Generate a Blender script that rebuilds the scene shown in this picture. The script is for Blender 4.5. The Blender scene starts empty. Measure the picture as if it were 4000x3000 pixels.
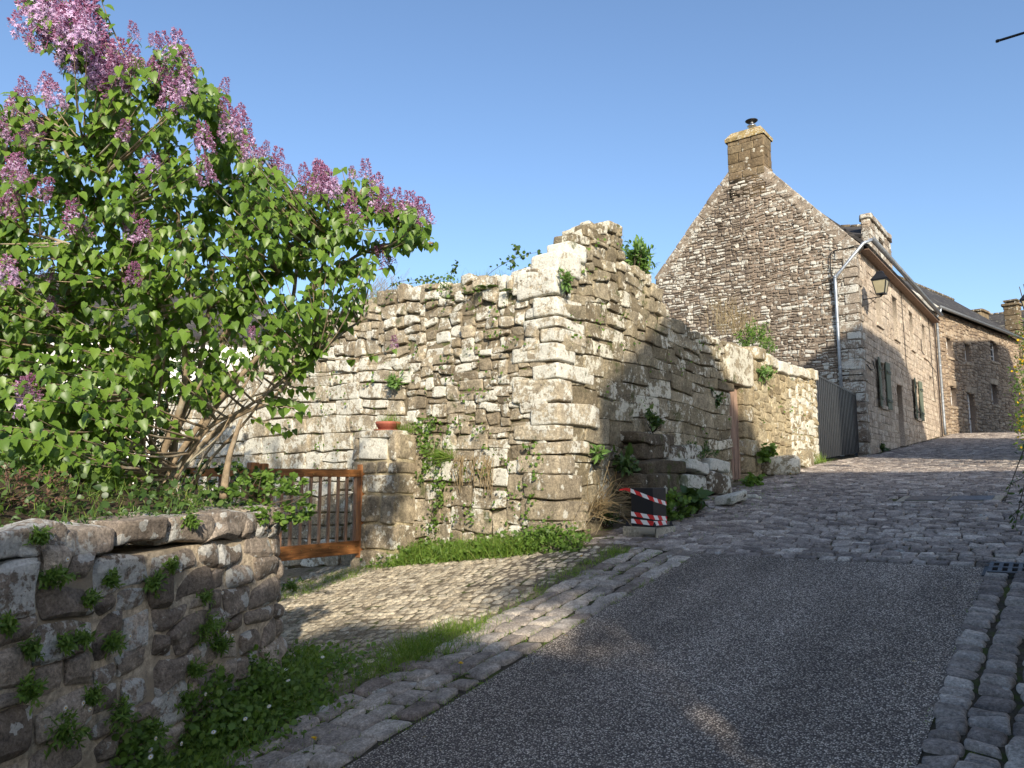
import bpy, bmesh, math
import numpy as np
from mathutils import Vector
R = np.random.default_rng(7)
SC = bpy.context.scene
COL = SC.collection
# ------------------------------------------------------------------ camera, sky, sun, exposure
CAM_H = 1.92
FPX = 2900.0
PITCH = math.atan(370 / FPX)
AZ = math.radians(37.7)
cam_data = bpy.data.cameras.new('camera')
cam = bpy.data.objects.new('camera', cam_data)
COL.objects.link(cam)
cam.location = (0, 0, CAM_H)
cam.rotation_euler = (math.pi / 2 + PITCH, 0, AZ)
cam_data.sensor_width = 36
cam_data.sensor_fit = 'HORIZONTAL'
cam_data.lens = 36 * FPX / 4000
cam_data.clip_start = 0.05
cam_data.clip_end = 2000
SC.camera = cam
SUN_EL = math.radians(25)
LH = np.array([-0.74, 0.67]); LH = LH / np.linalg.norm(LH)
L = np.array([LH[0] * math.cos(SUN_EL), LH[1] * math.cos(SUN_EL), -math.sin(SUN_EL)])
world = bpy.data.worlds.new('World')
SC.world = world
world.use_nodes = True
wn = world.node_tree
bg = wn.nodes['Background']
sky = wn.nodes.new('ShaderNodeTexSky')
sky.sky_type = 'NISHITA'
sky.sun_disc = False
sky.sun_elevation = SUN_EL
sky.sun_rotation = math.atan2(-L[0], -L[1])
sky.altitude = 50
sky.air_density = 1.0
sky.dust_density = 1.6
sky.ozone_density = 3.5
bg.inputs['Strength'].default_value = 0.121
wn.links.new(sky.outputs[0], bg.inputs[0])
sun_data = bpy.data.lights.new('sun', 'SUN')
sun_data.energy = 3.4
sun_data.angle = math.radians(1.3)
sun_data.color = (1.0, 0.90, 0.74)
sun = bpy.data.objects.new('sun', sun_data)
COL.objects.link(sun)
sun.location = (20, -20, 30)
sun.rotation_euler = Vector(L).to_track_quat('-Z', 'Y').to_euler()
SC.view_settings.view_transform = 'Standard'
SC.view_settings.look = 'None'
SC.view_settings.gamma = 1
SC.view_settings.exposure = 0.95
# ------------------------------------------------------------------ photo measurement helpers (X right of street, Y uphill, Z up)
CP = np.array([0, 0, CAM_H])
def ray(px, py):
    u = (px - 2000) / FPX; v = (1500 - py) / FPX
    y = math.cos(PITCH) - v * math.sin(PITCH); z = math.sin(PITCH) + v * math.cos(PITCH)
    return np.array([u * math.cos(AZ) - y * math.sin(AZ), u * math.sin(AZ) + y * math.cos(AZ), z])
def onX(px, py, X): d = ray(px, py); return CP + d * X / d[0]
def onY(px, py, Y): d = ray(px, py); return CP + d * Y / d[1]
def at(px, py, t): return CP + ray(px, py) * t
def onP(px, py, p, n):
    d = ray(px, py); return CP + d * np.dot(np.asarray(p) - CP, n) / np.dot(d, n)
GY = np.array([-60, -20, -8, 0, 3, 7.2, 10, 14, 18, 23.6, 31, 38.8, 48, 60, 120.])
GZ = np.array([-5.0, -2.6, -1.25, 0, .51, 1.22, 1.60, 1.98, 2.30, 2.64, 3.26, 3.93, 4.38, 4.7, 4.9])
def zg(X, Y):
    X = np.asarray(X, float); Y = np.asarray(Y, float)
    z = np.interp(Y, GY, GZ)
    w = np.clip((9.5 - Y) / 2.0, 0, 1)
    return z - .12 * np.clip(-4.3 - X, 0, 6) * w + .02 * np.clip(X + 2.0, 0, 2)
def onG(px, py):
    d = ray(px, py); t = 0.5; pt = t
    while t < 90:
        p = CP + d * t
        if p[2] < zg(p[0], p[1]): break
        pt = t; t += .05
    for _ in range(20):
        m = (pt + t) / 2; p = CP + d * m
        if p[2] < zg(p[0], p[1]): t = m
        else: pt = m
    return CP + d * t
# ------------------------------------------------------------------ object helpers
WLOC = {}
def tag(o, label=None, cat=None, group=None, kind=None):
    if label: o['label'] = label
    if cat: o['category'] = cat
    if group: o['group'] = group
    if kind: o['kind'] = kind
    return o
def thing(name, loc, label, cat, group=None):
    o = bpy.data.objects.new(name, None); COL.objects.link(o)
    o.empty_display_size = .2
    o.location = loc; WLOC[o.name] = np.array(loc, float)
    return tag(o, label, cat, group)
class MB:
    def __init__(s): s.v = []; s.l = []; s.c = []; s.n = 0; s.a = []; s.b = []
    def add(s, V, F, tone=.5, lich=.5):
        V = np.asarray(V, float).reshape(-1, 3)
        if not isinstance(F, (list, tuple)): F = [F]
        for f in F:
            f = np.asarray(f, int)
            if f.size == 0: continue
            if f.ndim == 1: f = f[None]
            s.l.append((f + s.n).ravel()); s.c.append(np.full(len(f), f.shape[1]))
        s.v.append(V); n = len(V); s.n += n
        s.a.append(np.broadcast_to(np.asarray(tone, float), (n,)).copy())
        s.b.append(np.broadcast_to(np.asarray(lich, float), (n,)).copy())
        return s
    def build(s, name, mat, parent=None, smooth=True, label=None, cat=None, group=None, kind=None):
        V = np.concatenate(s.v); l = np.concatenate(s.l); c = np.concatenate(s.c)
        if parent is not None: base = WLOC[parent.name]
        elif kind in ('structure', 'stuff'): base = np.zeros(3)
        else: base = np.array([(V[:, 0].min() + V[:, 0].max()) / 2, (V[:, 1].min() + V[:, 1].max()) / 2, V[:, 2].min()])
        me = bpy.data.meshes.new(name)
        me.vertices.add(len(V)); me.vertices.foreach_set('co', (V - base).ravel())
        me.loops.add(len(l)); me.loops.foreach_set('vertex_index', l.astype(np.int32))
        me.polygons.add(len(c))
        st = np.concatenate([[0], np.cumsum(c)[:-1]])
        me.polygons.foreach_set('loop_start', st.astype(np.int32))
        me.polygons.foreach_set('use_smooth', np.full(len(c), bool(smooth)))
        me.update(calc_edges=True)
        for nm, arr in (('tone', s.a), ('lich', s.b)):
            at_ = me.attributes.new(nm, 'FLOAT', 'POINT')
            at_.data.foreach_set('value', np.concatenate(arr).astype(np.float32))
        me.validate()
        me.materials.append(mat)
        o = bpy.data.objects.new(name, me); COL.objects.link(o)
        if parent is not None: o.parent = parent
        else: o.location = base
        WLOC[o.name] = base
        return tag(o, label, cat, group, kind)
BOXF = np.array([[0, 1, 3, 2], [4, 6, 7, 5], [0, 4, 5, 1], [2, 3, 7, 6], [0, 2, 6, 4], [1, 5, 7, 3]])
def box(mb, lo, hi, tone=.5, lich=.5):
    V = np.array([[x, y, z] for x in (lo[0], hi[0]) for y in (lo[1], hi[1]) for z in (lo[2], hi[2])])
    return mb.add(V, BOXF, tone, lich)
def bevbox(mb, c, ax, hs, bev=.006, tone=.5, lich=.5):
    # bevelled box: centre c, three axis vectors ax (rows), half sizes hs
    c = np.asarray(c, float); ax = np.asarray(ax, float); hs = np.asarray(hs, float)
    bev = min(bev, hs.min() * .49)
    V = []; idx = {}
    for sx in (-1, 1):
        for sy in (-1, 1):
            for sz in (-1, 1):
                for k in range(3):
                    h = hs - bev; h = h.copy(); h[k] = hs[k]
                    idx[(sx, sy, sz, k)] = len(V); V.append(np.array([sx, sy, sz]) * h)
    F4 = []; F3 = []
    S = (-1, 1)
    for k in range(3):
        i, j = [q for q in range(3) if q != k]
        for s_ in S:
            def key(a, b):
                t = [0, 0, 0]; t[k] = s_; t[i] = a; t[j] = b; return tuple(t)
            F4.append([idx[key(-1, -1) + (k,)], idx[key(1, -1) + (k,)], idx[key(1, 1) + (k,)], idx[key(-1, 1) + (k,)]])
    for k in range(3):
        i, j = [q for q in range(3) if q != k]
        for a in S:
            for b in S:
                def key(s_):
                    t = [0, 0, 0]; t[k] = s_; t[i] = a; t[j] = b; return tuple(t)
                F4.append([idx[key(-1) + (i,)], idx[key(1) + (i,)], idx[key(1) + (j,)], idx[key(-1) + (j,)]])
    for sx in S:
        for sy in S:
            for sz in S: F3.append([idx[(sx, sy, sz, 0)], idx[(sx, sy, sz, 1)], idx[(sx, sy, sz, 2)]])
    V = np.array(V) @ ax + c
    return mb.add(V, [np.array(F4), np.array(F3)], tone, lich)
I3 = np.eye(3)
def nrm(v): v = np.asarray(v, float); return v / (np.linalg.norm(v, axis=-1, keepdims=True) + 1e-9)
def bar(mb, a, b, w, h, up=(0, 0, 1), bev=.004, tone=.5):
    a = np.asarray(a, float); b = np.asarray(b, float); d = nrm(b - a)
    s_ = nrm(np.cross(d, up)); u = np.cross(s_, d)
    return bevbox(mb, (a + b) / 2, [d, s_, u], [np.linalg.norm(b - a) / 2, w / 2, h / 2], bev, tone)
def tube(mb, P, r, n=8, tone=.5, caps=True):
    P = np.asarray(P, float); r = np.broadcast_to(np.asarray(r, float), (len(P),))
    T = np.gradient(P, axis=0); T = nrm(T)
    up = np.array([0, 0, 1.]) if abs(T[0][2]) < .9 else np.array([1., 0, 0])
    V = []; s_ = nrm(np.cross(T[0], up))
    for i in range(len(P)):
        s_ = nrm(s_ - T[i] * np.dot(s_, T[i])); u = np.cross(T[i], s_)
        a = np.arange(n) * 2 * math.pi / n
        V.append(P[i] + r[i] * (np.cos(a)[:, None] * s_ + np.sin(a)[:, None] * u))
    V = np.concatenate(V); k = np.arange(n)
    F = np.concatenate([np.stack([i * n + k, i * n + (k + 1) % n, (i + 1) * n + (k + 1) % n, (i + 1) * n + k], 1) for i in range(len(P) - 1)])
    F = [F]
    if caps: F += [k[::-1][None], (k + (len(P) - 1) * n)[None]]
    return mb.add(V, F, tone)
def lathe(mb, c, prof, n=20, tone=.5, axis=None):
    prof = np.asarray(prof, float); a = np.arange(n) * 2 * math.pi / n
    V = np.concatenate([np.stack([r * np.cos(a), r * np.sin(a), np.full(n, z)], 1) for r, z in prof])
    if axis is not None: V = V @ np.asarray(axis)
    k = np.arange(n)
    F = np.concatenate([np.stack([i * n + k, i * n + (k + 1) % n, (i + 1) * n + (k + 1) % n, (i + 1) * n + k], 1) for i in range(len(prof) - 1)])
    return mb.add(V + np.asarray(c), F, tone)
# smooth numpy noise: a sum of random sines
_K = R.normal(size=(24, 3)); _K = _K / np.linalg.norm(_K, axis=1)[:, None] * R.uniform(.6, 2.2, 24)[:, None]; _PH = R.uniform(0, 6.28, 24)
def noise(P, scale=1.0, off=0.0):
    P = np.asarray(P, float) * scale + off
    o = np.zeros(P.shape[:-1])
    for k, ph in zip(_K, _PH): o += np.sin(P @ k * 2.2 + ph)
    return o / 5.0
# rounded rock box template
_bm = bmesh.new(); bmesh.ops.create_cube(_bm, size=2); bmesh.ops.subdivide_edges(_bm, edges=_bm.edges[:], cuts=6, use_grid_fill=True)
_bm.verts.ensure_lookup_table(); ROCKV = np.array([v.co[:] for v in _bm.verts]); ROCKF = np.array([[v.index for v in f.verts] for f in _bm.faces]); _bm.free()
def rock(mb, c, hs, ax=None, m=9, amp=.02, tone=.5, lich=.5, nscale=3.0):
    p = ROCKV; q = np.sign(p) * np.abs(p) ** .38
    q = q / ((np.abs(q) ** m).sum(1) ** (1 / m))[:, None]
    V = q * np.asarray(hs)
    if ax is not None: V = V @ np.asarray(ax)
    V = V + np.asarray(c)
    off = R.uniform(0, 50)
    V = V + np.stack([noise(V, nscale, off + 11 * i) for i in range(3)], -1) * amp
    return mb.add(V, ROCKF, tone, lich)
# ------------------------------------------------------------------ materials
def new_mat(name, rough=.8, spec=.3):
    m = bpy.data.materials.new(name); m.use_nodes = True
    nt = m.node_tree; b = nt.nodes['Principled BSDF']
    b.inputs['Roughness'].default_value = rough
    b.inputs['Specular IOR Level'].default_value = spec
    return m, nt, b
def N(nt, t, **kw):
    n = nt.nodes.new(t)
    for k, v in kw.items():
        if k in n.inputs: n.inputs[k].default_value = v
        else: setattr(n, k, v)
    return n
def coords(nt, scale=None, out='Object'):
    tc = N(nt, 'ShaderNodeTexCoord')
    if scale is None: return tc.outputs[out]
    mp = N(nt, 'ShaderNodeMapping'); mp.inputs['Scale'].default_value = scale
    nt.links.new(tc.outputs[out], mp.inputs[0]); return mp.outputs[0]
def tex_noise(nt, vec, scale, detail=6, rough=.6, dist=0):
    n = N(nt, 'ShaderNodeTexNoise'); n.inputs['Scale'].default_value = scale; n.inputs['Detail'].default_value = detail
    n.inputs['Roughness'].default_value = rough; n.inputs['Distortion'].default_value = dist
    nt.links.new(vec, n.inputs['Vector']); return n.outputs['Fac']
def ramp(nt, fac, stops):
    r = N(nt, 'ShaderNodeValToRGB'); e = r.color_ramp.elements
    while len(e) < len(stops): e.new(.5)
    for el, (p, c) in zip(e, stops):
        el.position = p; el.color = (c, c, c, 1) if not hasattr(c, '__len__') else tuple(c) + (1,)
    nt.links.new(fac, r.inputs[0]); return r.outputs[0]
def mix(nt, fac, a, b, mode='MIX'):
    m = N(nt, 'ShaderNodeMix', data_type='RGBA', blend_type=mode)
    for s, v in ((m.inputs[0], fac), (m.inputs[6], a), (m.inputs[7], b)):
        if hasattr(v, 'node'): nt.links.new(v, s)
        elif hasattr(v, '__len__'): s.default_value = tuple(v) + (1,)
        else: s.default_value = v
    return m.outputs[2]
def math_(nt, op, a, b=0.0, c=None):
    m = N(nt, 'ShaderNodeMath', operation=op)
    for s, v in zip(m.inputs, (a, b, c)):
        if v is None: continue
        if hasattr(v, 'node'): nt.links.new(v, s)
        else: s.default_value = v
    return m.outputs[0]
def attr(nt, name):
    a = N(nt, 'ShaderNodeAttribute', attribute_name=name); return a.outputs['Fac']
def bump(nt, b, h, strength=.5, dist=.02):
    n = N(nt, 'ShaderNodeBump'); n.inputs['Strength'].default_value = strength; n.inputs['Distance'].default_value = dist
    nt.links.new(h, n.inputs['Height']); nt.links.new(n.outputs[0], b.inputs['Normal'])
def smooth(nt, x, a, b_):
    m = N(nt, 'ShaderNodeMapRange', interpolation_type='SMOOTHSTEP')
    for k, v in (('Value', x), ('From Min', a), ('From Max', b_)):
        if hasattr(v, 'node'): nt.links.new(v, m.inputs[k])
        else: m.inputs[k].default_value = v
    return m.outputs[0]
def stone_mat(name, cols, lich_col, lscale=5.0, lthr=(.72, .36), grain=45, moss=0.0, moss_col=(.06, .075, .02), speck=.25, bumpd=.02, rust=0.0, spot=.35):
    m, nt, b = new_mat(name, .92, .15)
    co = coords(nt); tone = attr(nt, 'tone'); lich = attr(nt, 'lich')
    base = ramp(nt, tone, [(i / (len(cols) - 1), c) for i, c in enumerate(cols)])
    n1 = tex_noise(nt, co, 3.2, 5, .6); n2 = tex_noise(nt, co, grain, 4, .75); n3 = tex_noise(nt, co, 16, 6, .7)
    base = mix(nt, 1.0, base, ramp(nt, n1, [(.3, (.62, .60, .58)), (.7, (1.3, 1.27, 1.2))]), 'MULTIPLY')
    base = mix(nt, 1.0, base, ramp(nt, n2, [(.3, .5), (.7, 1.45)]), 'MULTIPLY')
    base = mix(nt, 1.0, base, ramp(nt, n3, [(.33, .66), (.67, 1.32)]), 'MULTIPLY')
    # pale crust lichen in ragged patches, amount per stone
    ln = mix(nt, .42, tex_noise(nt, co, lscale, 9, .68, .1), tex_noise(nt, co, lscale * 4.2, 7, .7))
    thr = math_(nt, 'MULTIPLY_ADD', lich, lthr[1] - lthr[0], lthr[0])
    lm = smooth(nt, ln, thr, math_(nt, 'ADD', thr, .045))
    lc = mix(nt, n3, tuple(x * .62 for x in lich_col), tuple(min(1, x * 1.22) for x in lich_col))
    lc = mix(nt, 1.0, lc, ramp(nt, n2, [(.25, .62), (.6, 1.12)]), 'MULTIPLY')
    c = mix(nt, lm, base, lc)
    # round lichen spots
    vo = N(nt, 'ShaderNodeTexVoronoi'); vo.inputs['Scale'].default_value = 8.5
    wob = N(nt, 'ShaderNodeMix', data_type='VECTOR'); wob.inputs[0].default_value = .06
    nn = N(nt, 'ShaderNodeTexNoise'); nn.inputs['Scale'].default_value = 22; nt.links.new(co, nn.inputs['Vector'])
    nt.links.new(co, wob.inputs[4]); nt.links.new(nn.outputs['Color'], wob.inputs[5]); nt.links.new(wob.outputs[1], vo.inputs['Vector'])
    sep = N(nt, 'ShaderNodeSeparateColor'); nt.links.new(vo.outputs['Color'], sep.inputs[0])
    rad = math_(nt, 'MULTIPLY', smooth(nt, sep.outputs[0], 1 - spot, 1.0), .42)
    sm = math_(nt, 'LESS_THAN', vo.outputs['Distance'], rad)
    c = mix(nt, math_(nt, 'MULTIPLY', sm, .85), c, lc)
    # dark crusts and specks
    dk = smooth(nt, tex_noise(nt, co, 28, 5, .7), .60, .70)
    c = mix(nt, math_(nt, 'MULTIPLY', dk, speck), c, (.035, .03, .026))
    if moss > 0:
        mm = smooth(nt, tex_noise(nt, co, 2.6, 7, .65), .62 - moss * .2, .70 - moss * .2)
        c = mix(nt, math_(nt, 'MULTIPLY', mm, .75), c, moss_col)
    if rust > 0:
        mm = smooth(nt, tex_noise(nt, co, 4.0, 7, .65), .55, .62)
        c = mix(nt, math_(nt, 'MULTIPLY', mm, rust), c, (.30, .17, .03))
    nt.links.new(c, b.inputs['Base Color'])
    h = math_(nt, 'ADD', math_(nt, 'MULTIPLY', n3, .8), math_(nt, 'MULTIPLY', n2, .55))
    h = math_(nt, 'ADD', h, math_(nt, 'MULTIPLY', lm, .12))
    bump(nt, b, h, 1.0, bumpd)
    return m
def plain_mat(name, col, rough=.6, spec=.4, metal=0, nscale=30, var=.25, bumps=.15, stretch=None, dirt=None):
    m, nt, b = new_mat(name, rough, spec)
    b.inputs['Metallic'].default_value = metal
    co = coords(nt, stretch)
    n = tex_noise(nt, co, nscale, 6, .65)
    c = mix(nt, 1.0, col, ramp(nt, n, [(.25, 1 - var), (.75, 1 + var)]), 'MULTIPLY')
    if dirt:
        c = mix(nt, smooth(nt, tex_noise(nt, co, nscale * .2, 6, .6), .5, .7), c, dirt)
    nt.links.new(c, b.inputs['Base Color'])
    rr = ramp(nt, n, [(.3, max(0, rough - .1)), (.7, min(1, rough + .1))]); nt.links.new(rr, b.inputs['Roughness'])
    if bumps: bump(nt, b, n, bumps, .01)
    return m
def leaf_mat(name, cols, trans=.35, rough=.45, tcol=None):
    m, nt, b = new_mat(name, rough, .35)
    tone = attr(nt, 'tone')
    c = ramp(nt, tone, [(i / (len(cols) - 1), x) for i, x in enumerate(cols)])
    nt.links.new(c, b.inputs['Base Color'])
    tr = N(nt, 'ShaderNodeBsdfTranslucent'); tc_ = mix(nt, 1.0, c, tcol or (1.5, 1.5, .6), 'MULTIPLY'); nt.links.new(tc_, tr.inputs[0])
    ms = N(nt, 'ShaderNodeMixShader'); ms.inputs[0].default_value = trans
    nt.links.new(b.outputs[0], ms.inputs[1]); nt.links.new(tr.outputs[0], ms.inputs[2])
    nt.links.new(ms.outputs[0], nt.nodes['Material Output'].inputs[0])
    return m
LICH = (.60, .57, .47)
M = {}
M['ruin'] = stone_mat('ruin_stone', [(.235, .195, .14), (.31, .265, .195), (.38, .33, .25), (.44, .39, .30)], (.70, .675, .58), 4.5, (.63, .39), moss=.10, spot=.25)
M['ashlar'] = stone_mat('street_ashlar', [(.17, .14, .095), (.235, .20, .135), (.295, .255, .18), (.35, .305, .225)], (.66, .62, .50), 4.5, (.66, .40), moss=.12, spot=.25)
M['near'] = stone_mat('dark_granite', [(.175, .145, .12), (.26, .22, .185), (.34, .29, .245), (.44, .38, .32)], (.55, .54, .50), 4.5, (.66, .42), grain=60, speck=.5, bumpd=.018, spot=.75)
M['gable'] = stone_mat('gable_stone', [(.165, .135, .108), (.225, .188, .152), (.285, .242, .198), (.34, .295, .243)], (.58, .56, .49), 4.4, (.62, .38), spot=.45, rust=0)
M['chimney'] = stone_mat('chimney_stone', [(.13, .10, .06), (.17, .13, .085), (.21, .17, .11)], (.55, .52, .42), 3.0, (.76, .44), rust=.0, spot=.3)
M['rust'] = stone_mat('orange_lichen_stone', [(.24, .18, .085), (.30, .23, .11), (.32, .28, .18)], (.58, .54, .42), 4.0, (.62, .40), rust=.7, spot=.3)
M['facade'] = stone_mat('facade_granite', [(.36, .295, .235), (.43, .36, .29), (.49, .42, .345), (.54, .475, .395)], (.58, .53, .43), 4.0, (.80, .5), spot=.12, speck=.12)
M['rubble2'] = stone_mat('brown_rubble', [(.22, .165, .12), (.29, .225, .165), (.36, .285, .21), (.42, .345, .26)], (.52, .48, .40), 4.0, (.80, .5), spot=.12)
M['mort'] = stone_mat('sandy_mortared_stone', [(.24, .19, .12), (.32, .265, .17), (.40, .34, .23), (.44, .39, .28)], (.66, .63, .53), 4.5, (.74, .36), moss=.1, spot=.2)
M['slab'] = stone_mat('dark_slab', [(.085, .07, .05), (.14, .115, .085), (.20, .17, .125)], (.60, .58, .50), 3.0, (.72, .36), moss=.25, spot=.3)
def mortar_mat(name, col, dark=.5, moss=.0):
    m, nt, b = new_mat(name, .95, .1); co = coords(nt)
    n = tex_noise(nt, co, 30, 6, .75); n2 = tex_noise(nt, co, 2.5, 5, .6)
    c = mix(nt, 1, col, ramp(nt, n, [(.35, .45), (.65, 1.35)]), 'MULTIPLY')
    c = mix(nt, smooth(nt, n2, .45, .65), c, tuple(x * dark for x in col))
    if moss: c = mix(nt, math_(nt, 'MULTIPLY', smooth(nt, tex_noise(nt, co, 5, 6, .6), .58 - .1 * moss, .64), .8), c, (.07, .09, .02))
    nt.links.new(c, b.inputs['Base Color']); bump(nt, b, n, .9, .012); return m
M['soil_joint'] = mortar_mat('earth_joint', (.19, .155, .105), .6, .5)
M['near_joint'] = mortar_mat('sand_mortar', (.47, .385, .275), .55)
M['gable_joint'] = mortar_mat('brown_mortar', (.24, .19, .15), .8)
M['facade_joint'] = mortar_mat('pale_mortar', (.42, .355, .28), .85)
M['mort_joint'] = mortar_mat('sandy_mortar', (.42, .355, .23), .85)
M['soil'] = mortar_mat('soil', (.085, .062, .043), .6, .6)
M['dirt'] = mortar_mat('gravel_dirt', (.17, .14, .105), .7, .3)
M['cement'] = mortar_mat('cement_joint', (.24, .195, .135), .75, .25)
M['settj'] = mortar_mat('sett_joint', (.075, .062, .045), .7, .7)
M['sett'] = stone_mat('street_sett', [(.165, .145, .14), (.26, .225, .205), (.36, .32, .29), (.49, .445, .405)], (.42, .41, .38), 7.0, (.85, .6), grain=60, spot=.05, speck=.12, bumpd=.010)
M['settp'] = stone_mat('strip_sett', [(.22, .18, .155), (.30, .265, .235), (.385, .345, .305), (.46, .42, .375)], (.46, .44, .40), 8.0, (.80, .55), grain=70, spot=.12, speck=.15, bumpd=.010)
M['drive'] = stone_mat('drive_sett', [(.30, .26, .195), (.37, .325, .25), (.43, .385, .30), (.49, .44, .35)], (.50, .46, .37), 8.0, (.82, .5), grain=60, spot=.05, speck=.15, bumpd=.008)
def asphalt_mat():
    m, nt, b = new_mat('asphalt', .85, .25); co = coords(nt)
    vo = N(nt, 'ShaderNodeTexVoronoi'); vo.inputs['Scale'].default_value = 100; nt.links.new(co, vo.inputs['Vector'])
    sep = N(nt, 'ShaderNodeSeparateColor'); nt.links.new(vo.outputs['Color'], sep.inputs[0])
    chip = ramp(nt, sep.outputs[0], [(0, (.14, .114, .095)), (.3, (.235, .195, .160)), (.55, (.37, .312, .258)), (.8, (.60, .52, .43)), (1, (.76, .675, .56))])
    edge = smooth(nt, vo.outputs['Distance'], .35, .62)
    c = mix(nt, edge, chip, (.085, .07, .06))
    big = tex_noise(nt, co, .9, 6, .6)
    c = mix(nt, 1, c, ramp(nt, big, [(.3, .72), (.7, 1.22)]), 'MULTIPLY')
    trk = tex_noise(nt, coords(nt, (2.2, .18, 1)), 1.0, 4, .5)
    c = mix(nt, 1, c, ramp(nt, trk, [(.35, .84), (.65, 1.16)]), 'MULTIPLY')
    st = smooth(nt, tex_noise(nt, co, 3.1, 6, .7), .66, .74)
    c = mix(nt, math_(nt, 'MULTIPLY', st, .25), c, (.06, .055, .05))
    nt.links.new(c, b.inputs['Base Color'])
    h = math_(nt, 'SUBTRACT', 1.0, vo.outputs['Distance']); bump(nt, b, h, .9, .006); return m
M['asphalt'] = asphalt_mat()
def slate_mat():
    m, nt, b = new_mat('slate', .85, .15)
    uv = coords(nt, None, 'UV') if False else coords(nt)
    br = N(nt, 'ShaderNodeTexBrick'); br.inputs['Scale'].default_value = 1
    br.inputs['Brick Width'].default_value = .22; br.inputs['Row Height'].default_value = .13; br.inputs['Mortar Size'].default_value = .006
    mp = N(nt, 'ShaderNodeMapping'); mp.inputs['Rotation'].default_value = (0, 0, math.pi / 2); nt.links.new(uv, mp.inputs[0])
    # slope coordinate: use Y (along eave) and Z (height)
    sp = N(nt, 'ShaderNodeSeparateXYZ'); nt.links.new(uv, sp.inputs[0])
    cb = N(nt, 'ShaderNodeCombineXYZ'); nt.links.new(math_(nt, 'ADD', sp.outputs[1], math_(nt, 'MULTIPLY', sp.outputs[0], .15)), cb.inputs[0]); nt.links.new(math_(nt, 'MULTIPLY', sp.outputs[2], 1.35), cb.inputs[1])
    nt.links.new(cb.outputs[0], br.inputs['Vector'])
    br.inputs['Color1'].default_value = (.040, .038, .038, 1); br.inputs['Color2'].default_value = (.075, .07, .066, 1); br.inputs['Mortar'].default_value = (.015, .015, .017, 1)
    c = mix(nt, smooth(nt, tex_noise(nt, uv, 2.5, 8, .7), .56, .66), br.outputs['Color'], (.20, .19, .15))
    nt.links.new(c, b.inputs['Base Color']); bump(nt, b, br.outputs['Fac'], -.5, .01); return m
M['slate'] = slate_mat()
def wood_mat(name, c1, c2, axis_scale, rough=.55):
    m, nt, b = new_mat(name, rough, .35)
    co = coords(nt, axis_scale); n = tex_noise(nt, co, 14, 7, .65, .3); n2 = tex_noise(nt, co, 60, 4, .7)
    c = mix(nt, smooth(nt, n, .3, .7), c1, c2); c = mix(nt, 1, c, ramp(nt, n2, [(.3, .6), (.7, 1.25)]), 'MULTIPLY')
    nt.links.new(c, b.inputs['Base Color']); bump(nt, b, n2, .5, .004); return m
M['gatewood'] = wood_mat('gate_timber', (.12, .046, .016), (.38, .16, .05), (1, .12, 1))
M['gatewood_v'] = wood_mat('gate_timber_upright', (.18, .072, .026), (.48, .20, .065), (1, 1, .1))
M['gatebar'] = wood_mat('gate_bar_timber', (.20, .115, .075), (.40, .25, .165), (1, 1, .1), .6)
M['doorwood'] = wood_mat('door_timber', (.16, .10, .07), (.33, .22, .155), (1, 1, .08), .75)
M['brass'] = plain_mat('bolt_brass', (.42, .29, .10), .4, .5, .8, 60, .2, 0)
M['zinc'] = plain_mat('zinc', (.36, .39, .42), .42, .5, .6, 10, .25, .05)
M['steel'] = plain_mat('bright_steel', (.62, .64, .66), .22, .6, .95, 10, .1, 0)
M['iron'] = plain_mat('black_iron', (.018, .018, .02), .45, .4, .2, 30, .3, .05)
M['darkgate'] = plain_mat('anthracite_steel', (.034, .037, .042), .42, .45, .3, 6, .2, .03)
M['blackbox'] = plain_mat('black_powder_coat', (.010, .010, .014), .5, .4, .1, 80, .2, .05)
M['tape_r'] = plain_mat('red_tape', (.62, .02, .022), .35, .5, 0, 20, .15, .1)
M['tape_w'] = plain_mat('white_tape', (.80, .78, .76), .35, .5, 0, 20, .08, .1)
M['concrete'] = mortar_mat('concrete', (.40, .36, .28), .8)
M['terracotta'] = plain_mat('terracotta', (.36, .115, .075), .7, .3, 0, 25, .3, .15)
M['shutter'] = plain_mat('green_shutter_paint', (.125, .145, .10), .6, .3, 0, 15, .2, .08)
M['white'] = plain_mat('white_paint', (.72, .71, .68), .6, .3, 0, 8, .08, .05)
M['render'] = plain_mat('white_render', (.82, .80, .75), .9, .2, 0, 5, .07, .1)
M['cable'] = plain_mat('black_cable', (.012, .012, .012), .5, .3, 0, 30, .1, 0)
M['bark'] = plain_mat('lilac_bark', (.27, .205, .135), .9, .15, 0, 22, .55, .7, None, (.36, .34, .27))
M['barkdark'] = plain_mat('dark_bark', (.09, .07, .05), .9, .15, 0, 22, .5, .6)
M['dry'] = leaf_mat('dry_stems', [(.20, .14, .07), (.34, .26, .14), (.46, .38, .22)], .15, .8, (1, 1, 1))
M['lilac_leaf'] = leaf_mat('lilac_leaf', [(.058, .115, .016), (.10, .18, .025), (.145, .24, .034), (.20, .295, .046)], .36, .38)
M['weed'] = leaf_mat('weed_leaf', [(.055, .105, .016), (.09, .165, .026), (.13, .225, .038), (.19, .27, .06)], .35, .5)
M['grass'] = leaf_mat('grass_blade', [(.08, .15, .018), (.13, .23, .03), (.20, .30, .05), (.32, .31, .11)], .35, .5)
M['ivy'] = leaf_mat('dark_leaf', [(.028, .058, .014), (.048, .09, .02), (.07, .125, .028), (.11, .165, .042)], .2, .4)
M['valerian'] = leaf_mat('valerian_leaf', [(.065, .13, .032), (.10, .19, .045), (.145, .25, .06), (.19, .30, .08)], .3, .45)
M['treeleaf'] = leaf_mat('tree_leaf', [(.03, .06, .012), (.06, .10, .02), (.09, .13, .03)], .2, .5)
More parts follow.
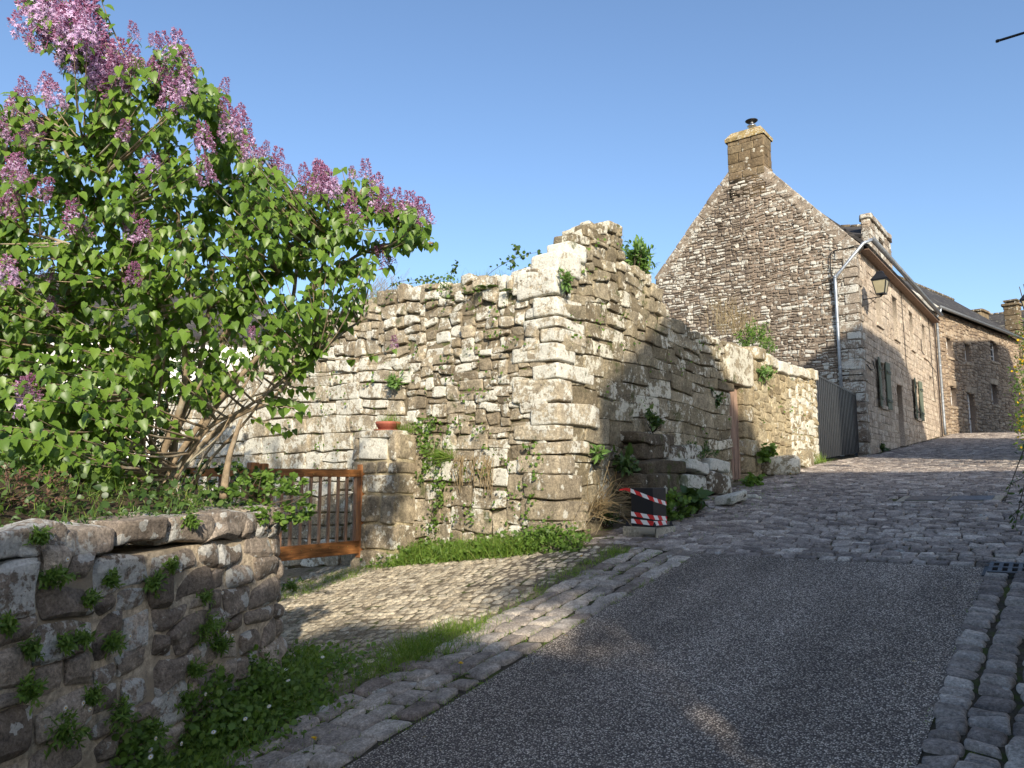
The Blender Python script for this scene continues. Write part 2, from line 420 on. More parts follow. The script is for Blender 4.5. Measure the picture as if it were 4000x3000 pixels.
M['heather'] = leaf_mat('heather_leaf', [(.10, .045, .03), (.15, .08, .05), (.09, .09, .05)], .15, .7)
M['lilac_flower'] = leaf_mat('lilac_flower', [(.19, .05, .105), (.33, .125, .24), (.52, .32, .50), (.70, .56, .76)], .25, .6, (1.1, 1, 1.1))
M['petal_white'] = leaf_mat('white_petal', [(.75, .75, .72), (.85, .85, .8)], .2, .6, (1, 1, 1))
M['petal_yellow'] = leaf_mat('yellow_petal', [(.75, .45, .01), (.8, .55, .02)], .2, .6, (1, 1, 1))
M['pane'] = plain_mat('window_glass', (.03, .035, .04), .12, .6, 0, 3, .2, 0)
M['lampglass'] = plain_mat('frosted_lamp_glass', (.36, .31, .19), .35, .4, 0, 6, .1, 0)
M['red_earth'] = M['soil']
# ------------------------------------------------------------------ stone laying
AH = np.array([-1, -1, -9, -8, 0, 8, 9, 1, 1]); BH = np.array([-1, -1, -9, -8, 0, 8, 9, 1, 1])
AL = np.array([-1, -1, -9, -8, 8, 9, 1, 1]); BL = np.array([-1, -1, -9, -8, 8, 9, 1, 1])
def lay(mb, stones, mapf, hi=True, back=.1, amp=.008, wob=.010, q=7, bev=.012):
    """stones: list of (corner uv 4x2 [lb, rb, rt, lt], d0, protrusion, rounding, tone, lich)"""
    if not stones: return
    A0, B0 = (AH, BH) if hi else (AL, BL)
    Cn = np.array([s[0] for s in stones]); n = len(stones)
    d0 = np.array([s[1] for s in stones])[:, None, None]; pr = np.array([s[2] for s in stones])[:, None, None]
    kc = np.array([s[3] for s in stones])[:, None, None]
    bw = bev * (.6 + 5 * np.array([s[3] for s in stones]))
    def axis(T, size):
        A = np.repeat(T[None], n, 0).astype(float); e = np.clip(1 - 2 * bw / np.maximum(size, .02), .6, .97)
        e2 = np.clip(e - 1.6 * bw / np.maximum(size, .02) * 2, .35, .93)
        return np.where(np.abs(A) > 8.5, np.sign(A) * e[:, None], np.where(np.abs(A) > 2, np.sign(A) * e2[:, None], A)), e
    A, ea = axis(A0, np.linalg.norm(Cn[:, 1] - Cn[:, 0], axis=1)); B, eb = axis(B0, np.linalg.norm(Cn[:, 3] - Cn[:, 0], axis=1))
    a = A[:, :, None]; b = B[:, None, :]
    def prof(T, A): return np.where(np.abs(T) == 1, 0.0, np.where(np.abs(T) > 8.5, .84, 1.0))
    pa_ = prof(A0, A)[None, :, None]; pb_ = prof(B0, B)[None, None, :]
    a2 = a * (1 - kc * np.abs(b) ** 8); b2 = b * (1 - kc * np.abs(a) ** 8)
    s_ = (a2 + 1) / 2; t_ = (b2 + 1) / 2
    uv = sum(w[..., None] * Cn[:, k][:, None, None, :] for k, w in enumerate(((1 - s_) * (1 - t_), s_ * (1 - t_), s_ * t_, (1 - s_) * t_)))
    p3 = np.concatenate([uv, np.zeros(uv.shape[:-1] + (1,))], -1)
    uv = uv + wob * np.stack([noise(p3, 7.0, 3.), noise(p3, 7.0, 31.)], -1)
    d = d0 + pr * pa_ * pb_
    ta = R.normal(0, .006, (n, 1, 1)); tb = R.normal(0, .006, (n, 1, 1))
    d = d + ta * a + tb * b + amp * noise(p3, 9.0, 77.)
    ring = np.zeros((len(A0), len(B0)), bool); ring[0] = ring[-1] = True; ring[:, 0] = ring[:, -1] = True
    d = np.where(ring[None], -back, d)
    V = mapf(uv[..., 0], uv[..., 1], d).reshape(-1, 3)
    na, nb = len(A0), len(B0)
    i, j = np.meshgrid(np.arange(na - 1), np.arange(nb - 1), indexing='ij')
    f = np.stack([i * nb + j, (i + 1) * nb + j, (i + 1) * nb + j + 1, i * nb + j + 1], -1).reshape(-1, 4)
    F = (f[None] + (np.arange(n) * na * nb)[:, None, None]).reshape(-1, 4)
    tone = np.repeat([s[4] for s in stones], na * nb); li = np.repeat([s[5] for s in stones], na * nb)
    mb.add(V, F, tone, li)
def courses(u0, u1, v0, v1, h, w, gap=.012, warp=.02, jit=.012, prot=(.015, .04), d0=(-.005, .02), rnd=(.03, .12), split=.15, tone=None, lich=None, top=None, holes=(), slope=None, topslack=.0, ends=0.0):
    out = []; v = v0
    while v < v1:
        hh = R.uniform(*h)
        if v + hh > v1 - h[0] * .5: hh = v1 - v
        vb = v + hh; vm = (v + vb) / 2
        segs = [(u0 + R.uniform(-ends, ends), u1 + R.uniform(-ends, ends))]
        for (a, b, c, d) in holes:
            if c < vm < d:
                ns = []
                for s, e in segs:
                    if b <= s or a >= e: ns.append((s, e)); continue
                    if a > s: ns.append((s, a))
                    if b < e: ns.append((b, e))
                segs = ns
        for s, e in segs:
            u = s
            while u < e - .02:
                ww = R.uniform(*w) * (1.0 if hh > (h[0] + h[1]) / 2 else .9)
                if u + ww > e - w[0] * .6: ww = e - u
                parts = [(v, vb)]
                if R.random() < split and hh > h[0] * 1.1: m = v + hh * R.uniform(.35, .65); parts = [(v, m), (m, vb)]
                for (pa, pb) in parts:
                    uc, vc = u + ww / 2, (pa + pb) / 2
                    if top is not None and vc > top(uc) + topslack: continue
                    g = gap * R.uniform(.5, 1.3)
                    c = np.array([[u + g / 2, pa + g / 2], [u + ww - g / 2, pa + g / 2], [u + ww - g / 2, pb - g / 2], [u + g / 2, pb - g / 2]])
                    p3 = np.concatenate([c, np.zeros((4, 1))], 1)
                    c = c + np.stack([noise(p3, .8, 5.) * warp * .4, noise(p3, .8, 55.) * warp], 1) + R.normal(0, jit, (4, 2)) * np.array([1, .7])
                    if slope is not None: c[:, 1] += slope(c[:, 0])
                    tn = R.beta(2, 2) if tone is None else float(np.clip(tone(uc, vc), 0, 1))
                    li = R.random() if lich is None else float(np.clip(lich(uc, vc), 0, 1))
                    out.append((c, R.uniform(*d0), R.uniform(*prot), R.uniform(*rnd), tn, li))
                u += ww
        v = vb
    return out
def masonry(u0, u1, v0, v1, h, w, gap=.012, jit=.012, prot=(.014, .032), d0=(-.01, .02), rnd=(.03, .12), tone=None, lich=None, top=None, topslack=.0, holes=(), snap=.04, du=.03, warp=.0, course=.0):
    """random rubble without continuous courses: stones settle one by one into the lowest gap of a rising skyline"""
    n = max(3, int(round((u1 - u0) / du))); du = (u1 - u0) / n; H = np.full(n, float(v0)); out = []
    wm = max(2, int(w[0] / du)); guard = 0
    while H.min() < v1 - .02 and guard < 20000:
        guard += 1
        i = int(H.argmin()); j = i
        while j < n and abs(H[j] - H[i]) < 1e-6: j += 1
        run = j - i; lh = H[i - 1] if i > 0 else v1; rh = H[j] if j < n else v1; base = H[i]
        if run <= wm:
            k = run; t = min(lh, rh)
            if t - base > h[1] or t <= base: t = base + R.uniform(*h)
            if t - base < h[0] * .35:
                H[i:j] = t; continue
        else:
            k = min(run, max(2, int(R.uniform(*w) / du)))
            if run - k < wm: k = run if run * du < w[1] * 1.25 else run // 2
            t = base + R.uniform(*h)
            if R.random() < course: t = base + (h[0] + h[1]) / 2
            for q in (lh, rh):
                if abs(q - t) < snap and q - base > h[0] * .6: t = q
            if v1 - t < h[0] * .5: t = v1
        ua = u0 + i * du; ub = ua + k * du; H[i:i + k] = t; uc, vc = (ua + ub) / 2, (base + t) / 2
        if top is not None and vc > top(uc) + topslack: continue
        if any(a_ < uc < b_ and c_ < vc < d_ for a_, b_, c_, d_ in holes): continue
        g = gap * R.uniform(.5, 1.3)
        c = np.array([[ua + g / 2, base + g / 2], [ub - g / 2, base + g / 2], [ub - g / 2, t - g / 2], [ua + g / 2, t - g / 2]])
        p3 = np.concatenate([c, np.zeros((4, 1))], 1)
        sz = min(ub - ua, t - base)
        c = c + np.stack([noise(p3, .9, 5.) * warp * .4, noise(p3, .9, 55.) * warp], 1) + np.clip(R.normal(0, jit, (4, 2)), -sz * .2, sz * .2)
        for a_, b_, c_, d_ in holes:      # keep openings clean
            if c_ < vc < d_:
                if uc < a_: c[:, 0] = np.minimum(c[:, 0], a_)
                elif uc > b_: c[:, 0] = np.maximum(c[:, 0], b_)
        tn = R.beta(2, 2) if tone is None else float(np.clip(tone(uc, vc), 0, 1)); li = R.random() if lich is None else float(np.clip(lich(uc, vc), 0, 1))
        out.append((c, R.uniform(*d0), R.uniform(*prot), R.uniform(*rnd), tn, li))
    return out
def interp_fn(pts):
    pts = sorted(pts); x = [p[0] for p in pts]; y = [p[1] for p in pts]
    return lambda u: np.interp(u, x, y)
def core(mb, U, topv, bot, mapf, th):
    """solid wall body behind the stones, following the top outline"""
    U = np.asarray(U, float); n = len(U); tv = np.array([topv(u) for u in U]); bv = np.array([bot(u) for u in U])
    V = []
    for d in (0.0, -th):
        V.append(mapf(U, bv, np.full(n, d))); V.append(mapf(U, tv, np.full(n, d)))
    V = np.concatenate(V); k = np.arange(n - 1)
    F = [np.stack([o1 + k, o1 + k + 1, o2 + k + 1, o2 + k], 1) for o1, o2 in ((0, n), (3 * n, 2 * n), (n, 3 * n), (2 * n, 0))]
    e = [np.array([[0, n, 3 * n, 2 * n]]), np.array([[n - 1, 3 * n - 1, 4 * n - 1, 2 * n - 1]])]
    return mb.add(V, F + e, .4, .3)
# ================================================================== GROUND, ROAD, PAVING
def sheet(name, X, Y, off, mat, kind='structure', zf=None, **kw):
    X = np.asarray(X, float); Y = np.asarray(Y, float)
    gx, gy = np.meshgrid(X, Y, indexing='ij'); z = (zf or zg)(gx, gy) + off
    V = np.stack([gx, gy, z], -1).reshape(-1, 3); na, nb = len(X), len(Y)
    i, j = np.meshgrid(np.arange(na - 1), np.arange(nb - 1), indexing='ij')
    F = np.stack([i * nb + j, (i + 1) * nb + j, (i + 1) * nb + j + 1, i * nb + j + 1], -1).reshape(-1, 4)
    return MB().add(V, F).build(name, mat, kind=kind, **kw)
def lin(a, b, s): return np.linspace(a, b, max(2, int(round((b - a) / s)) + 1))
sheet('ground', np.concatenate([lin(-160, -16, 12), lin(-15, 8, .5), lin(12, 160, 12)]), np.concatenate([lin(-60, -8, 4), lin(-7, 50, .5), lin(55, 200, 10)]), -.045, M['soil'])
ASX0, ASX1 = -3.12, -.72
pa, pb = onG(2650, 2158), onG(3836, 2208)
ASY = (pa[1] + pb[1]) / 2
sheet('asphalt_road', lin(ASX0 - .02, ASX1 + .02, .3), lin(-8, ASY, .3), .0, M['asphalt'])
E2 = onX(3675, 1695, -5.1); A2 = math.radians(11.7); D2 = np.array([math.sin(A2), math.cos(A2), 0]); N2 = np.array([math.cos(A2), -math.sin(A2), 0])
def left_edge(Y): return np.where(Y < 38, -4.80, -4.95 + (Y - 38) * math.tan(A2))
def right_edge(Y): return np.interp(Y, [6, 12, 24, 38, 60], [.35, .25, -.25, -.1, 4.5])
def gmap(X, Y, d): return np.stack([X, Y, zg(X, Y) + d], -1)
def street_strip():
    X = np.linspace(0, 1, 14); Y = lin(ASY, 62, .4); gx, gy = np.meshgrid(X, Y, indexing='ij')
    x = left_edge(gy) - .1 + gx * (right_edge(gy) - left_edge(gy) + .3)
    V = np.stack([x, gy, zg(x, gy) - .012], -1).reshape(-1, 3); nb = len(Y)
    i, j = np.meshgrid(np.arange(13), np.arange(nb - 1), indexing='ij')
    F = np.stack([i * nb + j, (i + 1) * nb + j, (i + 1) * nb + j + 1, i * nb + j + 1], -1).reshape(-1, 4)
    mb = MB().add(V, F); st = []
    y = ASY + .03
    hole = (-1.95, -.85, 10.35, 10.95)
    while y < 56:
        h = R.uniform(.085, .118) * (1 + .02 * max(0, y - 11)); x = left_edge(y) + R.uniform(0, .2) + .12 * (y < 16); xe = right_edge(y)
        while x < xe:
            w = R.uniform(.11, .21) * (1 + .02 * max(0, y - 11)); g = .013
            if not (hole[0] - .1 < x + w / 2 < hole[1] + .1 and hole[2] < y + h / 2 < hole[3]):
                wv = .05 * math.sin(x * 1.3 + y * .2) + .03 * math.sin(x * 2.9 + 1)
                c = np.array([[x + g / 2, y + g / 2], [x + w - g / 2, y + g / 2], [x + w - g / 2, y + h - g / 2], [x + g / 2, y + h - g / 2]]) + R.normal(0, .005, (4, 2))
                c[:, 1] += wv
                st.append((c, R.uniform(-.005, .005), R.uniform(.009, .015), R.uniform(.02, .08), R.beta(2, 2), R.random()))
            x += w
        y += h
    near = [s for s in st if s[0][0, 1] < 10.5]; far = [s for s in st if s[0][0, 1] >= 10.5]
    mb2 = MB(); lay(mb2, near, gmap, True, .02, .003, .005, bev=.008); lay(mb2, far, gmap, False, .02, .003, .005, bev=.008)
    mb.build('street_base', M['settj'], kind='structure'); mb2.build('cobbled_street', M['sett'], kind='structure')
street_strip()
def strip(x0, x1, ya, yb, cols, hl, name, matk, skew=0.0, yfun=None):
    st = []; ws = (x1 - x0) / cols
    for k in range(cols):
        y = ya + R.uniform(0, .15)
        while y < yb:
            h = R.uniform(*hl); x = x0 + k * ws; g = .018
            c = np.array([[x + g / 2, y + g / 2], [x + ws - g / 2, y + g / 2 + skew], [x + ws - g / 2, y + h - g / 2 + skew], [x + g / 2, y + h - g / 2]]) + R.normal(0, .008, (4, 2))
            c[:, 0] += .03 * np.sin(c[:, 1] * .9 + k * .6)
            st.append((c, R.uniform(-.008, .006), R.uniform(.014, .024), R.uniform(.03, .12), R.beta(1.6, 1.6), R.random())); y += h
    mb = MB(); lay(mb, st, gmap, True, .03, .004, .008, q=5)
    sheet(name.replace('setts', 'bed'), lin(x0 - .05, x1 + .05, .2), lin(ya, yb, .3), -.008, M['settj'])
    return mb.build(name, M[matk], kind='structure')
strip(-3.86, -3.14, -1.5, 7.0, 4, (.15, .24), 'left_gutter_setts', 'settp', .03)
strip(-.70, .32, -2.0, ASY - .25, 6, (.11, .145), 'right_gutter_setts', 'sett', -.01)
# driveway: small setts bedded in pale cement
def driveway():
    sheet('driveway_bed', lin(-12.5, -3.88, .3), lin(-1.0, 7.2, .3), -.004, M['cement'])
    st = []; y = 2.2; r = 0
    ca, sa = math.cos(.10), math.sin(.10)
    for row in range(60):
        x = -8.6 + R.uniform(0, .1)
        yy = 1.6 + row * .105
        while x < -3.9:
            w = R.uniform(.09, .125); g = .016
            c = np.array([[x + g / 2, yy + g / 2], [x + w - g / 2, yy + g / 2], [x + w - g / 2, yy + .105 - g / 2], [x + g / 2, yy + .105 - g / 2]]) + R.normal(0, .004, (4, 2))
            c[:, 1] += .018 * np.sin(c[:, 0] * 4.2); 
            c = np.stack([c[:, 0] * ca - (c[:, 1] - 4) * sa, 4 + (c[:, 0] + 5) * sa + (c[:, 1] - 4) * ca], 1)
            if c[:, 0].max() < -3.9 and c[:, 1].max() < 7.1 and R.random() < .97: st.append((c, R.uniform(-.012, -.004), R.uniform(.012, .018), R.uniform(.05, .15), R.beta(2, 2), R.random()))
            x += w
    mb = MB(); lay(mb, st, gmap, False, .02, .003, .006, q=4); mb.build('driveway_setts', M['drive'], kind='structure')
driveway()
# dirt along the foot of the street wall
sheet('verge', lin(-4.9, -4.2, .1), lin(7.0, 18, .3), .004, M['dirt'])
sheet('gutter_dirt', lin(-4.95, -3.84, .2), lin(5.6, 7.9, .2), .002, M['dirt'])
# ================================================================== RUIN: front wall with gate side, street wall with gable stump
XW, YW = -4.87, 7.16
ruin = thing('ruined_building', (XW, YW, 1.2), 'roofless ruined stone building with pale corner quoins and broken gable top beside the driveway', 'ruin')
fw_top = interp_fn([(onY(px, py, YW)[0], onY(px, py, YW)[2]) for px, py in [(2060, 1075), (1960, 1085), (1880, 1080), (1700, 1115), (1560, 1135), (1450, 1180), (1380, 1205), (1300, 1235), (1200, 1285), (1100, 1340), (1000, 1400), (800, 1500), (600, 1600)]])
FX0 = onY(620, 1650, YW)[0]
fmap = lambda u, v, d: np.stack([u, YW - d, v], -1)
def fw_tone(u, v):
    if v < 3.5 and u < -7.3: return R.uniform(.45, 1) if v > 1.9 else R.uniform(.2, .6)
    if v > 3.5: return R.uniform(.1, .75)
    return R.uniform(.05, .7)
def fw_lich(u, v):
    if v < 3.6 and u < -7.2 and v > 1.75: return R.uniform(.5, .8)
    if v > 3.6: return R.uniform(.2, .85)
    if v < 1.7: return R.uniform(.15, .6)
    return R.choice([R.uniform(.25, .55), R.uniform(.5, .85)], p=[.6, .4])
kw = dict(tone=fw_tone, lich=fw_lich, top=fw_top, topslack=.04)
st = []
st += courses(FX0, -7.30, .45, 3.52, (.17, .26), (.32, .70), .012, .07, .012, (.012, .028), (-.01, .02), (.02, .07), .06, ends=.12, **kw)
st += masonry(-7.30, -5.02, .55, 2.5, (.13, .33), (.16, .60), .012, .016, (.012, .026), (-.014, .018), (.03, .12), warp=.03, **kw)
st += masonry(-7.30, -5.02, 2.5, 3.56, (.07, .21), (.12, .46), .012, .014, (.012, .026), (-.016, .018), (.04, .14), warp=.03, **kw)
st += masonry(FX0, -5.10, 3.50, 4.75, (.10, .24), (.12, .40), .016, .018, (.016, .042), (-.04, .035), (.05, .18), warp=.05, **kw)
mb = MB(); lay(mb, st, fmap, True, .14, .005, .012, bev=.009)
core(mb, np.linspace(FX0, -5.0, 40), lambda u: fw_top(u) - .10, lambda u: .3, lambda u, v, d: fmap(u, v, d - .03), .6)
ob = mb
# loose stones along the broken top
for u in np.arange(FX0, -5.3, .16):
    for k in range(2):
        rock(mb, (u + R.uniform(-.1, .1), YW + .12 + .27 * k + R.uniform(-.05, .05), fw_top(u) - .05 + R.uniform(-.05, .04)), (R.uniform(.07, .14), R.uniform(.08, .13), R.uniform(.035, .075)), m=6, amp=.03, tone=R.uniform(.2, .8), lich=R.uniform(.2, .9))
mb.build('front_wall', M['ruin'], ruin, smooth=False)
# joints: a slightly recessed earth sheet so gaps read as dark soil
mbj = MB()
U = np.linspace(FX0, -4.95, 30)
mbj2 = MB(); core(mbj2, U, lambda u: fw_top(u) - .13, lambda u: .3, lambda u, v, d: fmap(u, v, d - .016), .01); mbj2.build('front_joint', M['soil_joint'], ruin)
# street wall
stp = [(onX(px, py, XW)[1], onX(px, py, XW)[2]) for px, py in [(2185, 1055), (2230, 1000), (2300, 905), (2385, 858), (2425, 905), (2440, 1005), (2480, 1070), (2548, 1120), (2575, 1170), (2612, 1240), (2740, 1300), (2830, 1350), (2900, 1365), (2960, 1380)]]
st_top = interp_fn(stp)
smap = lambda u, v, d: np.stack([XW + d, u, v], -1)
DY0, DY1, DZ0, DZ1 = onX(2850, 1510, XW)[1], 13.05, 1.9, 3.56
def sw_lich(u, v): return R.choice([R.uniform(.25, .55), R.uniform(.5, .8)], p=[.6, .4])
def sw_tone(u, v): return R.beta(1.8, 1.8) * (.8 if v < 2 else 1)
kw = dict(tone=sw_tone, lich=sw_lich, top=st_top, topslack=.03)
st = masonry(7.28, 12.50, .9, 3.45, (.15, .34), (.28, .85), .009, .010, (.010, .024), (-.012, .015), (.015, .07), warp=.05, snap=.07, course=.35, **kw)
st += masonry(7.26, 12.62, 3.45, 4.2, (.13, .27), (.20, .62), .010, .012, (.012, .028), (-.012, .018), (.03, .1), warp=.05, course=.3, **kw)
st += masonry(7.25, 13.2, 4.18, 5.6, (.10, .24), (.14, .44), .014, .016, (.016, .04), (-.03, .03), (.05, .16), warp=.05, **kw)
mb = MB(); lay(mb, st, smap, True, .14, .005, .010, bev=.008)
for u in np.arange(7.45, 12.5, .15):
    for k in range(2):
        rock(mb, (XW - .12 - .26 * k + R.uniform(-.05, .05), u + R.uniform(-.1, .1), st_top(u) - .05 + R.uniform(-.04, .04)), (R.uniform(.08, .13), R.uniform(.07, .15), R.uniform(.035, .075)), m=6, amp=.03, tone=R.uniform(.3, .9), lich=R.uniform(.3, .95))
# lintel over the door and jamb stones
c = onX(2900, 1425, XW)
rock(mb, (XW - .12, 12.98, 3.93), (.19, .62, .33), m=14, amp=.02, tone=.85, lich=.75)
mb.build('street_wall', M['ashlar'], ruin, smooth=False)
mbj2 = MB(); core(mbj2, np.linspace(7.2, 12.5, 40), lambda u: st_top(u) - .12, lambda u: .5, lambda u, v, d: smap(u, v, d - .016), .6); mbj2.build('street_joint', M['soil_joint'], ruin)
# corner quoins from the photo: (top px row, bottom px row, length along front, length along street, tone, lichen)
mb = MB()
for (a, b, lx, ly, tn, li) in [(1055, 1163, .58, .28, .9, 1.0), (1163, 1239, .32, .55, .9, .95), (1239, 1285, .50, .62, .95, .9), (1285, 1340, .22, .60, .9, .8), (1340, 1414, .64, .36, .95, 1.0), (1414, 1482, .34, .85, .95, .95), (1482, 1572, .62, .26, .8, .7), (1572, 1661, .34, .85, .85, .8), (1661, 1722, .62, .30, .75, .6), (1724, 1775, .36, .60, .6, .6), (1777, 1851, .55, .34, .6, .45), (1853, 1952, .45, .42, .3, .35), (1954, 2036, .45, .60, .4, .35), (2038, 2088, .40, .5, .4, .4), (2090, 2150, .5, .5, .3, .3)]:
    za, zb = onX(2195, a, XW)[2], onX(2195, b, XW)[2]; bt = .11 * (4.4 - (za + zb) / 2) / 3.2; j = R.uniform(0, .03)
    x1, y0 = XW + .024 + bt * .5 + j * .5, YW - .026 - bt * .5 - R.uniform(0, .016)
    rock(mb, ((x1 + XW - lx) / 2, (y0 + YW + ly) / 2, (za + zb) / 2), ((x1 - XW + lx) / 2, (YW + ly - y0) / 2, (za - zb) / 2 - .004), m=13, amp=.018, tone=tn, lich=li * .78, nscale=2.2)
rock(mb, (XW - .18, YW + .25, 4.50), (.24, .26, .14), m=8, amp=.03, tone=.8, lich=.9); rock(mb, (XW - .1, YW + .42, 4.72), (.16, .24, .12), m=7, amp=.03, tone=.8, lich=.9)
rock(mb, (XW - .55, YW + .2, 4.44), (.16, .2, .07), m=7, amp=.03, tone=.7, lich=.8)
mb.build('corner_quoin', M['ruin'], ruin, smooth=False)
# back walls so the ruin has depth
mb = MB(); box(mb, (-12.2, 13.2, .4), (-5.5, 13.6, 3.4), .4, .5); mb.build('rear_wall', M['ruin'], ruin)
# plank door deep in its opening
door = MB()
for k in range(5):
    y = DY0 + .02 + k * .165
    bevbox(door, (XW - .10, y + .08, (DZ0 + DZ1) / 2), I3, (.02, .080, (DZ1 - DZ0) / 2), .005)
dd = door.build('plank_door', M['doorwood'], ruin)
# right jamb of the doorway
# ------------------------------------------------------------------ lower mortared garden wall
gw = MB()
gt = interp_fn([(onX(px, py, XW)[1], onX(px, py, XW)[2]) for px, py in [(2935, 1345), (2990, 1390), (3055, 1420), (3120, 1438), (3190, 1452)]])
GY0, GY1 = 13.08, 17.88
st = masonry(GY0 + .55, GY1 - .05, 1.7, 4.4, (.09, .26), (.12, .44), .026, .016, (.012, .026), (-.012, .006), (.05, .18), warp=.03, top=lambda u: gt(u) - .14, lich=lambda u, v: R.uniform(.5, 1) if u > 15.8 else R.uniform(.1, .6))
mb = MB(); lay(mb, st, smap, True, .1, .008, .012)
for z in np.arange(1.7, 3.5, .31):
    l_ = R.uniform(.42, .6); rock(mb, (XW - .10, GY0 + l_ / 2 + .0, z + .155), (.145, l_ / 2, .152), m=12, amp=.015, tone=R.uniform(.2, .6), lich=R.uniform(.3, .7))
u = GY0 + .6
while u < GY1 - .05:
    l_ = min(R.uniform(.35, .8), GY1 - u); rock(mb, (XW - .16, u + l_ / 2, gt(u + l_ / 2) - .09), (.24, l_ / 2 - .005, .12), m=9, amp=.02, tone=R.uniform(.5, 1), lich=R.uniform(.5, 1)); u += l_
gwo = thing('garden_wall', (XW, 15.5, 2.0), 'sunlit lower rubble wall with sandy mortar between the plank door and the grey gate', 'wall')
mb.build('stonework', M['mort'], gwo, smooth=False)
mb = MB(); core(mb, np.linspace(GY0 + .08, GY1 - .03, 20), lambda u: gt(u) - .12, lambda u: 1.5, lambda u, v, d: smap(u, v, d - .004), .42); mb.build('mortar', M['mort_joint'], gwo)
# ------------------------------------------------------------------ pillar with the pot
px0, px1 = -8.05, -7.16; pz = 2.50
pil = thing('gate_pillar', (-7.6, YW - .2, .7), 'squat mortared stone pillar right of the wooden gate, flower pot on top', 'pillar')
mb = MB(); pm = lambda u, v, d: np.stack([u, YW - .34 - d, v], -1)
tz = [.55, .98, 1.33, 1.72, 1.98, 2.16, 2.52]
spl = [[.0, 1.0], [0, .2, .33, 1.0], [0, .64, 1.0], [0, .16, .33, 1.0], [0, .55, .8, 1.], [0, .15, .8, 1.0]]
st = []
for r_, (za, zb) in enumerate(zip(tz[:-1], tz[1:])):
    s_ = spl[r_]
    for a, b in zip(s_[:-1], s_[1:]):
        g = .016; c = np.array([[px0 + a * (px1 - px0) + g, za + g], [px0 + b * (px1 - px0) - g, za + g], [px0 + b * (px1 - px0) - g, zb - g], [px0 + a * (px1 - px0) + g, zb - g]]) + R.normal(0, .006, (4, 2))
        st.append((c, 0, .03, R.uniform(.02, .08), R.uniform(.2, .6), .95 if r_ == 5 and b - a > .5 else R.uniform(.1, .55)))
lay(mb, st, pm, True, .1, .008, .008)
lay(mb, [(np.array([[YW - .34, za + .012], [YW - .02, za + .012], [YW - .02, zb - .012], [YW - .34, zb - .012]]), 0, .02, .04, R.uniform(.2, .6), R.uniform(.1, .4)) for za, zb in zip(tz[:-1], tz[1:])], lambda u, v, d: np.stack([px1 + d, u, v], -1), True, .1)
rock(mb, (-7.62, YW - .16, 2.50), (.43, .22, .05), m=10, amp=.015, tone=.6, lich=.6)
mb.build('stonework', M['ruin'], pil, smooth=False)
mb = MB(); box(mb, (px0 + .015, YW - .336, .3), (px1 - .006, YW, 2.45)); mb.build('mortar', M['mort_joint'], pil)
# ------------------------------------------------------------------ near curved retaining wall
WA = at(0, 2060, 2.6 * 1.2); WB = at(1075, 1990, 4.25 * 1.2)
zt = interp_fn([(-3.2, 1.62), (0, 1.66), (1.2, 1.70), (2.3, 1.72), (3.0, 1.66), (3.6, 1.46), (5.2, 1.35), (8, 1.3)])
PA, PB = WA[:2], WB[:2]; dAB = nrm(PB - PA); nAB = np.array([dAB[1], -dAB[0]])
if nAB[0] < 0: nAB = -nAB
LAB = np.linalg.norm(PB - PA)
def path(u):
    """plan curve: straight run, a rounded corner, then back toward the gate"""
    u = np.asarray(u, float); rr = .42; s1 = LAB - .10
    turn = math.radians(98); arc = rr * turn
    cx = PA + dAB * s1 - nAB * rr
    t1 = np.clip((u - s1) / arc, 0, 1) * turn
    ca, sa = np.cos(t1), np.sin(t1)
    n = nAB * ca[..., None] + dAB * sa[..., None]
    p = cx + n * rr
    tg = -nAB * sa[..., None] + dAB * ca[..., None]
    p = p + tg * (np.minimum(u - s1, 0) + np.maximum(u - s1 - arc, 0))[..., None]
    return p, n
def nmap(u, v, d):
    p, n = path(u)
    bt = .05 * (1.7 - v)
    q = p + n * (d + bt)[..., None]
    return np.concatenate([q, v[..., None]], -1)
UEND = LAB + .62 + 3.0
slope_n = lambda u: .10 * (np.minimum(u, LAB) - LAB) * 0 + 0
def nslope(u): return np.zeros_like(u)
mb = MB(); st = []
st = masonry(-3.2, UEND, -.75, 1.68, (.11, .21), (.15, .42), .016, .012, (.018, .036), (-.005, .016), (.03, .11), course=.35, warp=.03, top=lambda u: zt(u) - .12, topslack=.03, lich=lambda u, v: R.choice([R.uniform(.1, .45), R.uniform(.5, .9)], p=[.6, .4]), tone=lambda u, v: R.beta(1.6, 2.2), snap=.05)
for c, *_r in st:      # beds rise gently toward the rounded end
    c[:, 1] += .10 * np.clip((np.minimum(c[:, 0], 2.4) / 2.4), -1, 1) * (1.5 - c[:, 1].mean()) * .9
lay(mb, st, nmap, True, .06, .010, .018, bev=.026)
# coping stones
st = []; u = -3.2
while u < LAB + .75:
    w = R.uniform(.26, .50); t = zt(u + w / 2)
    if u > LAB - .3: w = R.uniform(.22, .30)
    for _ in (0,):
        p, n = path(np.array(u + w / 2)); p2, n2 = path(np.array(u + w / 2 + .01)); tg = nrm(p2 - p)
        hgt = R.uniform(.055, .085)
        rock(mb, (p[0] - n[0] * .145, p[1] - n[1] * .145, t - hgt * .95 + .02), (w / 2 - .008, .18, hgt), np.array([[tg[0], tg[1], 0], [-n[0], -n[1], 0], [0, 0, 1]]), m=8, amp=.022, tone=R.uniform(.3, .8), lich=R.uniform(.4, .8), nscale=5)
    u += w
nw = thing('retaining_wall', (PB[0], PB[1], .7), 'rounded dark granite garden wall in the shade below the flowering lilac', 'wall')
mb.build('stonework', M['near'], nw, smooth=False)
mb = MB(); core(mb, np.linspace(-3.3, UEND, 90), lambda u: zt(u) - .16, lambda u: -1.2, lambda u, v, d: nmap(u, v, d + .001), .34); mb.build('mortar', M['near_joint'], nw)
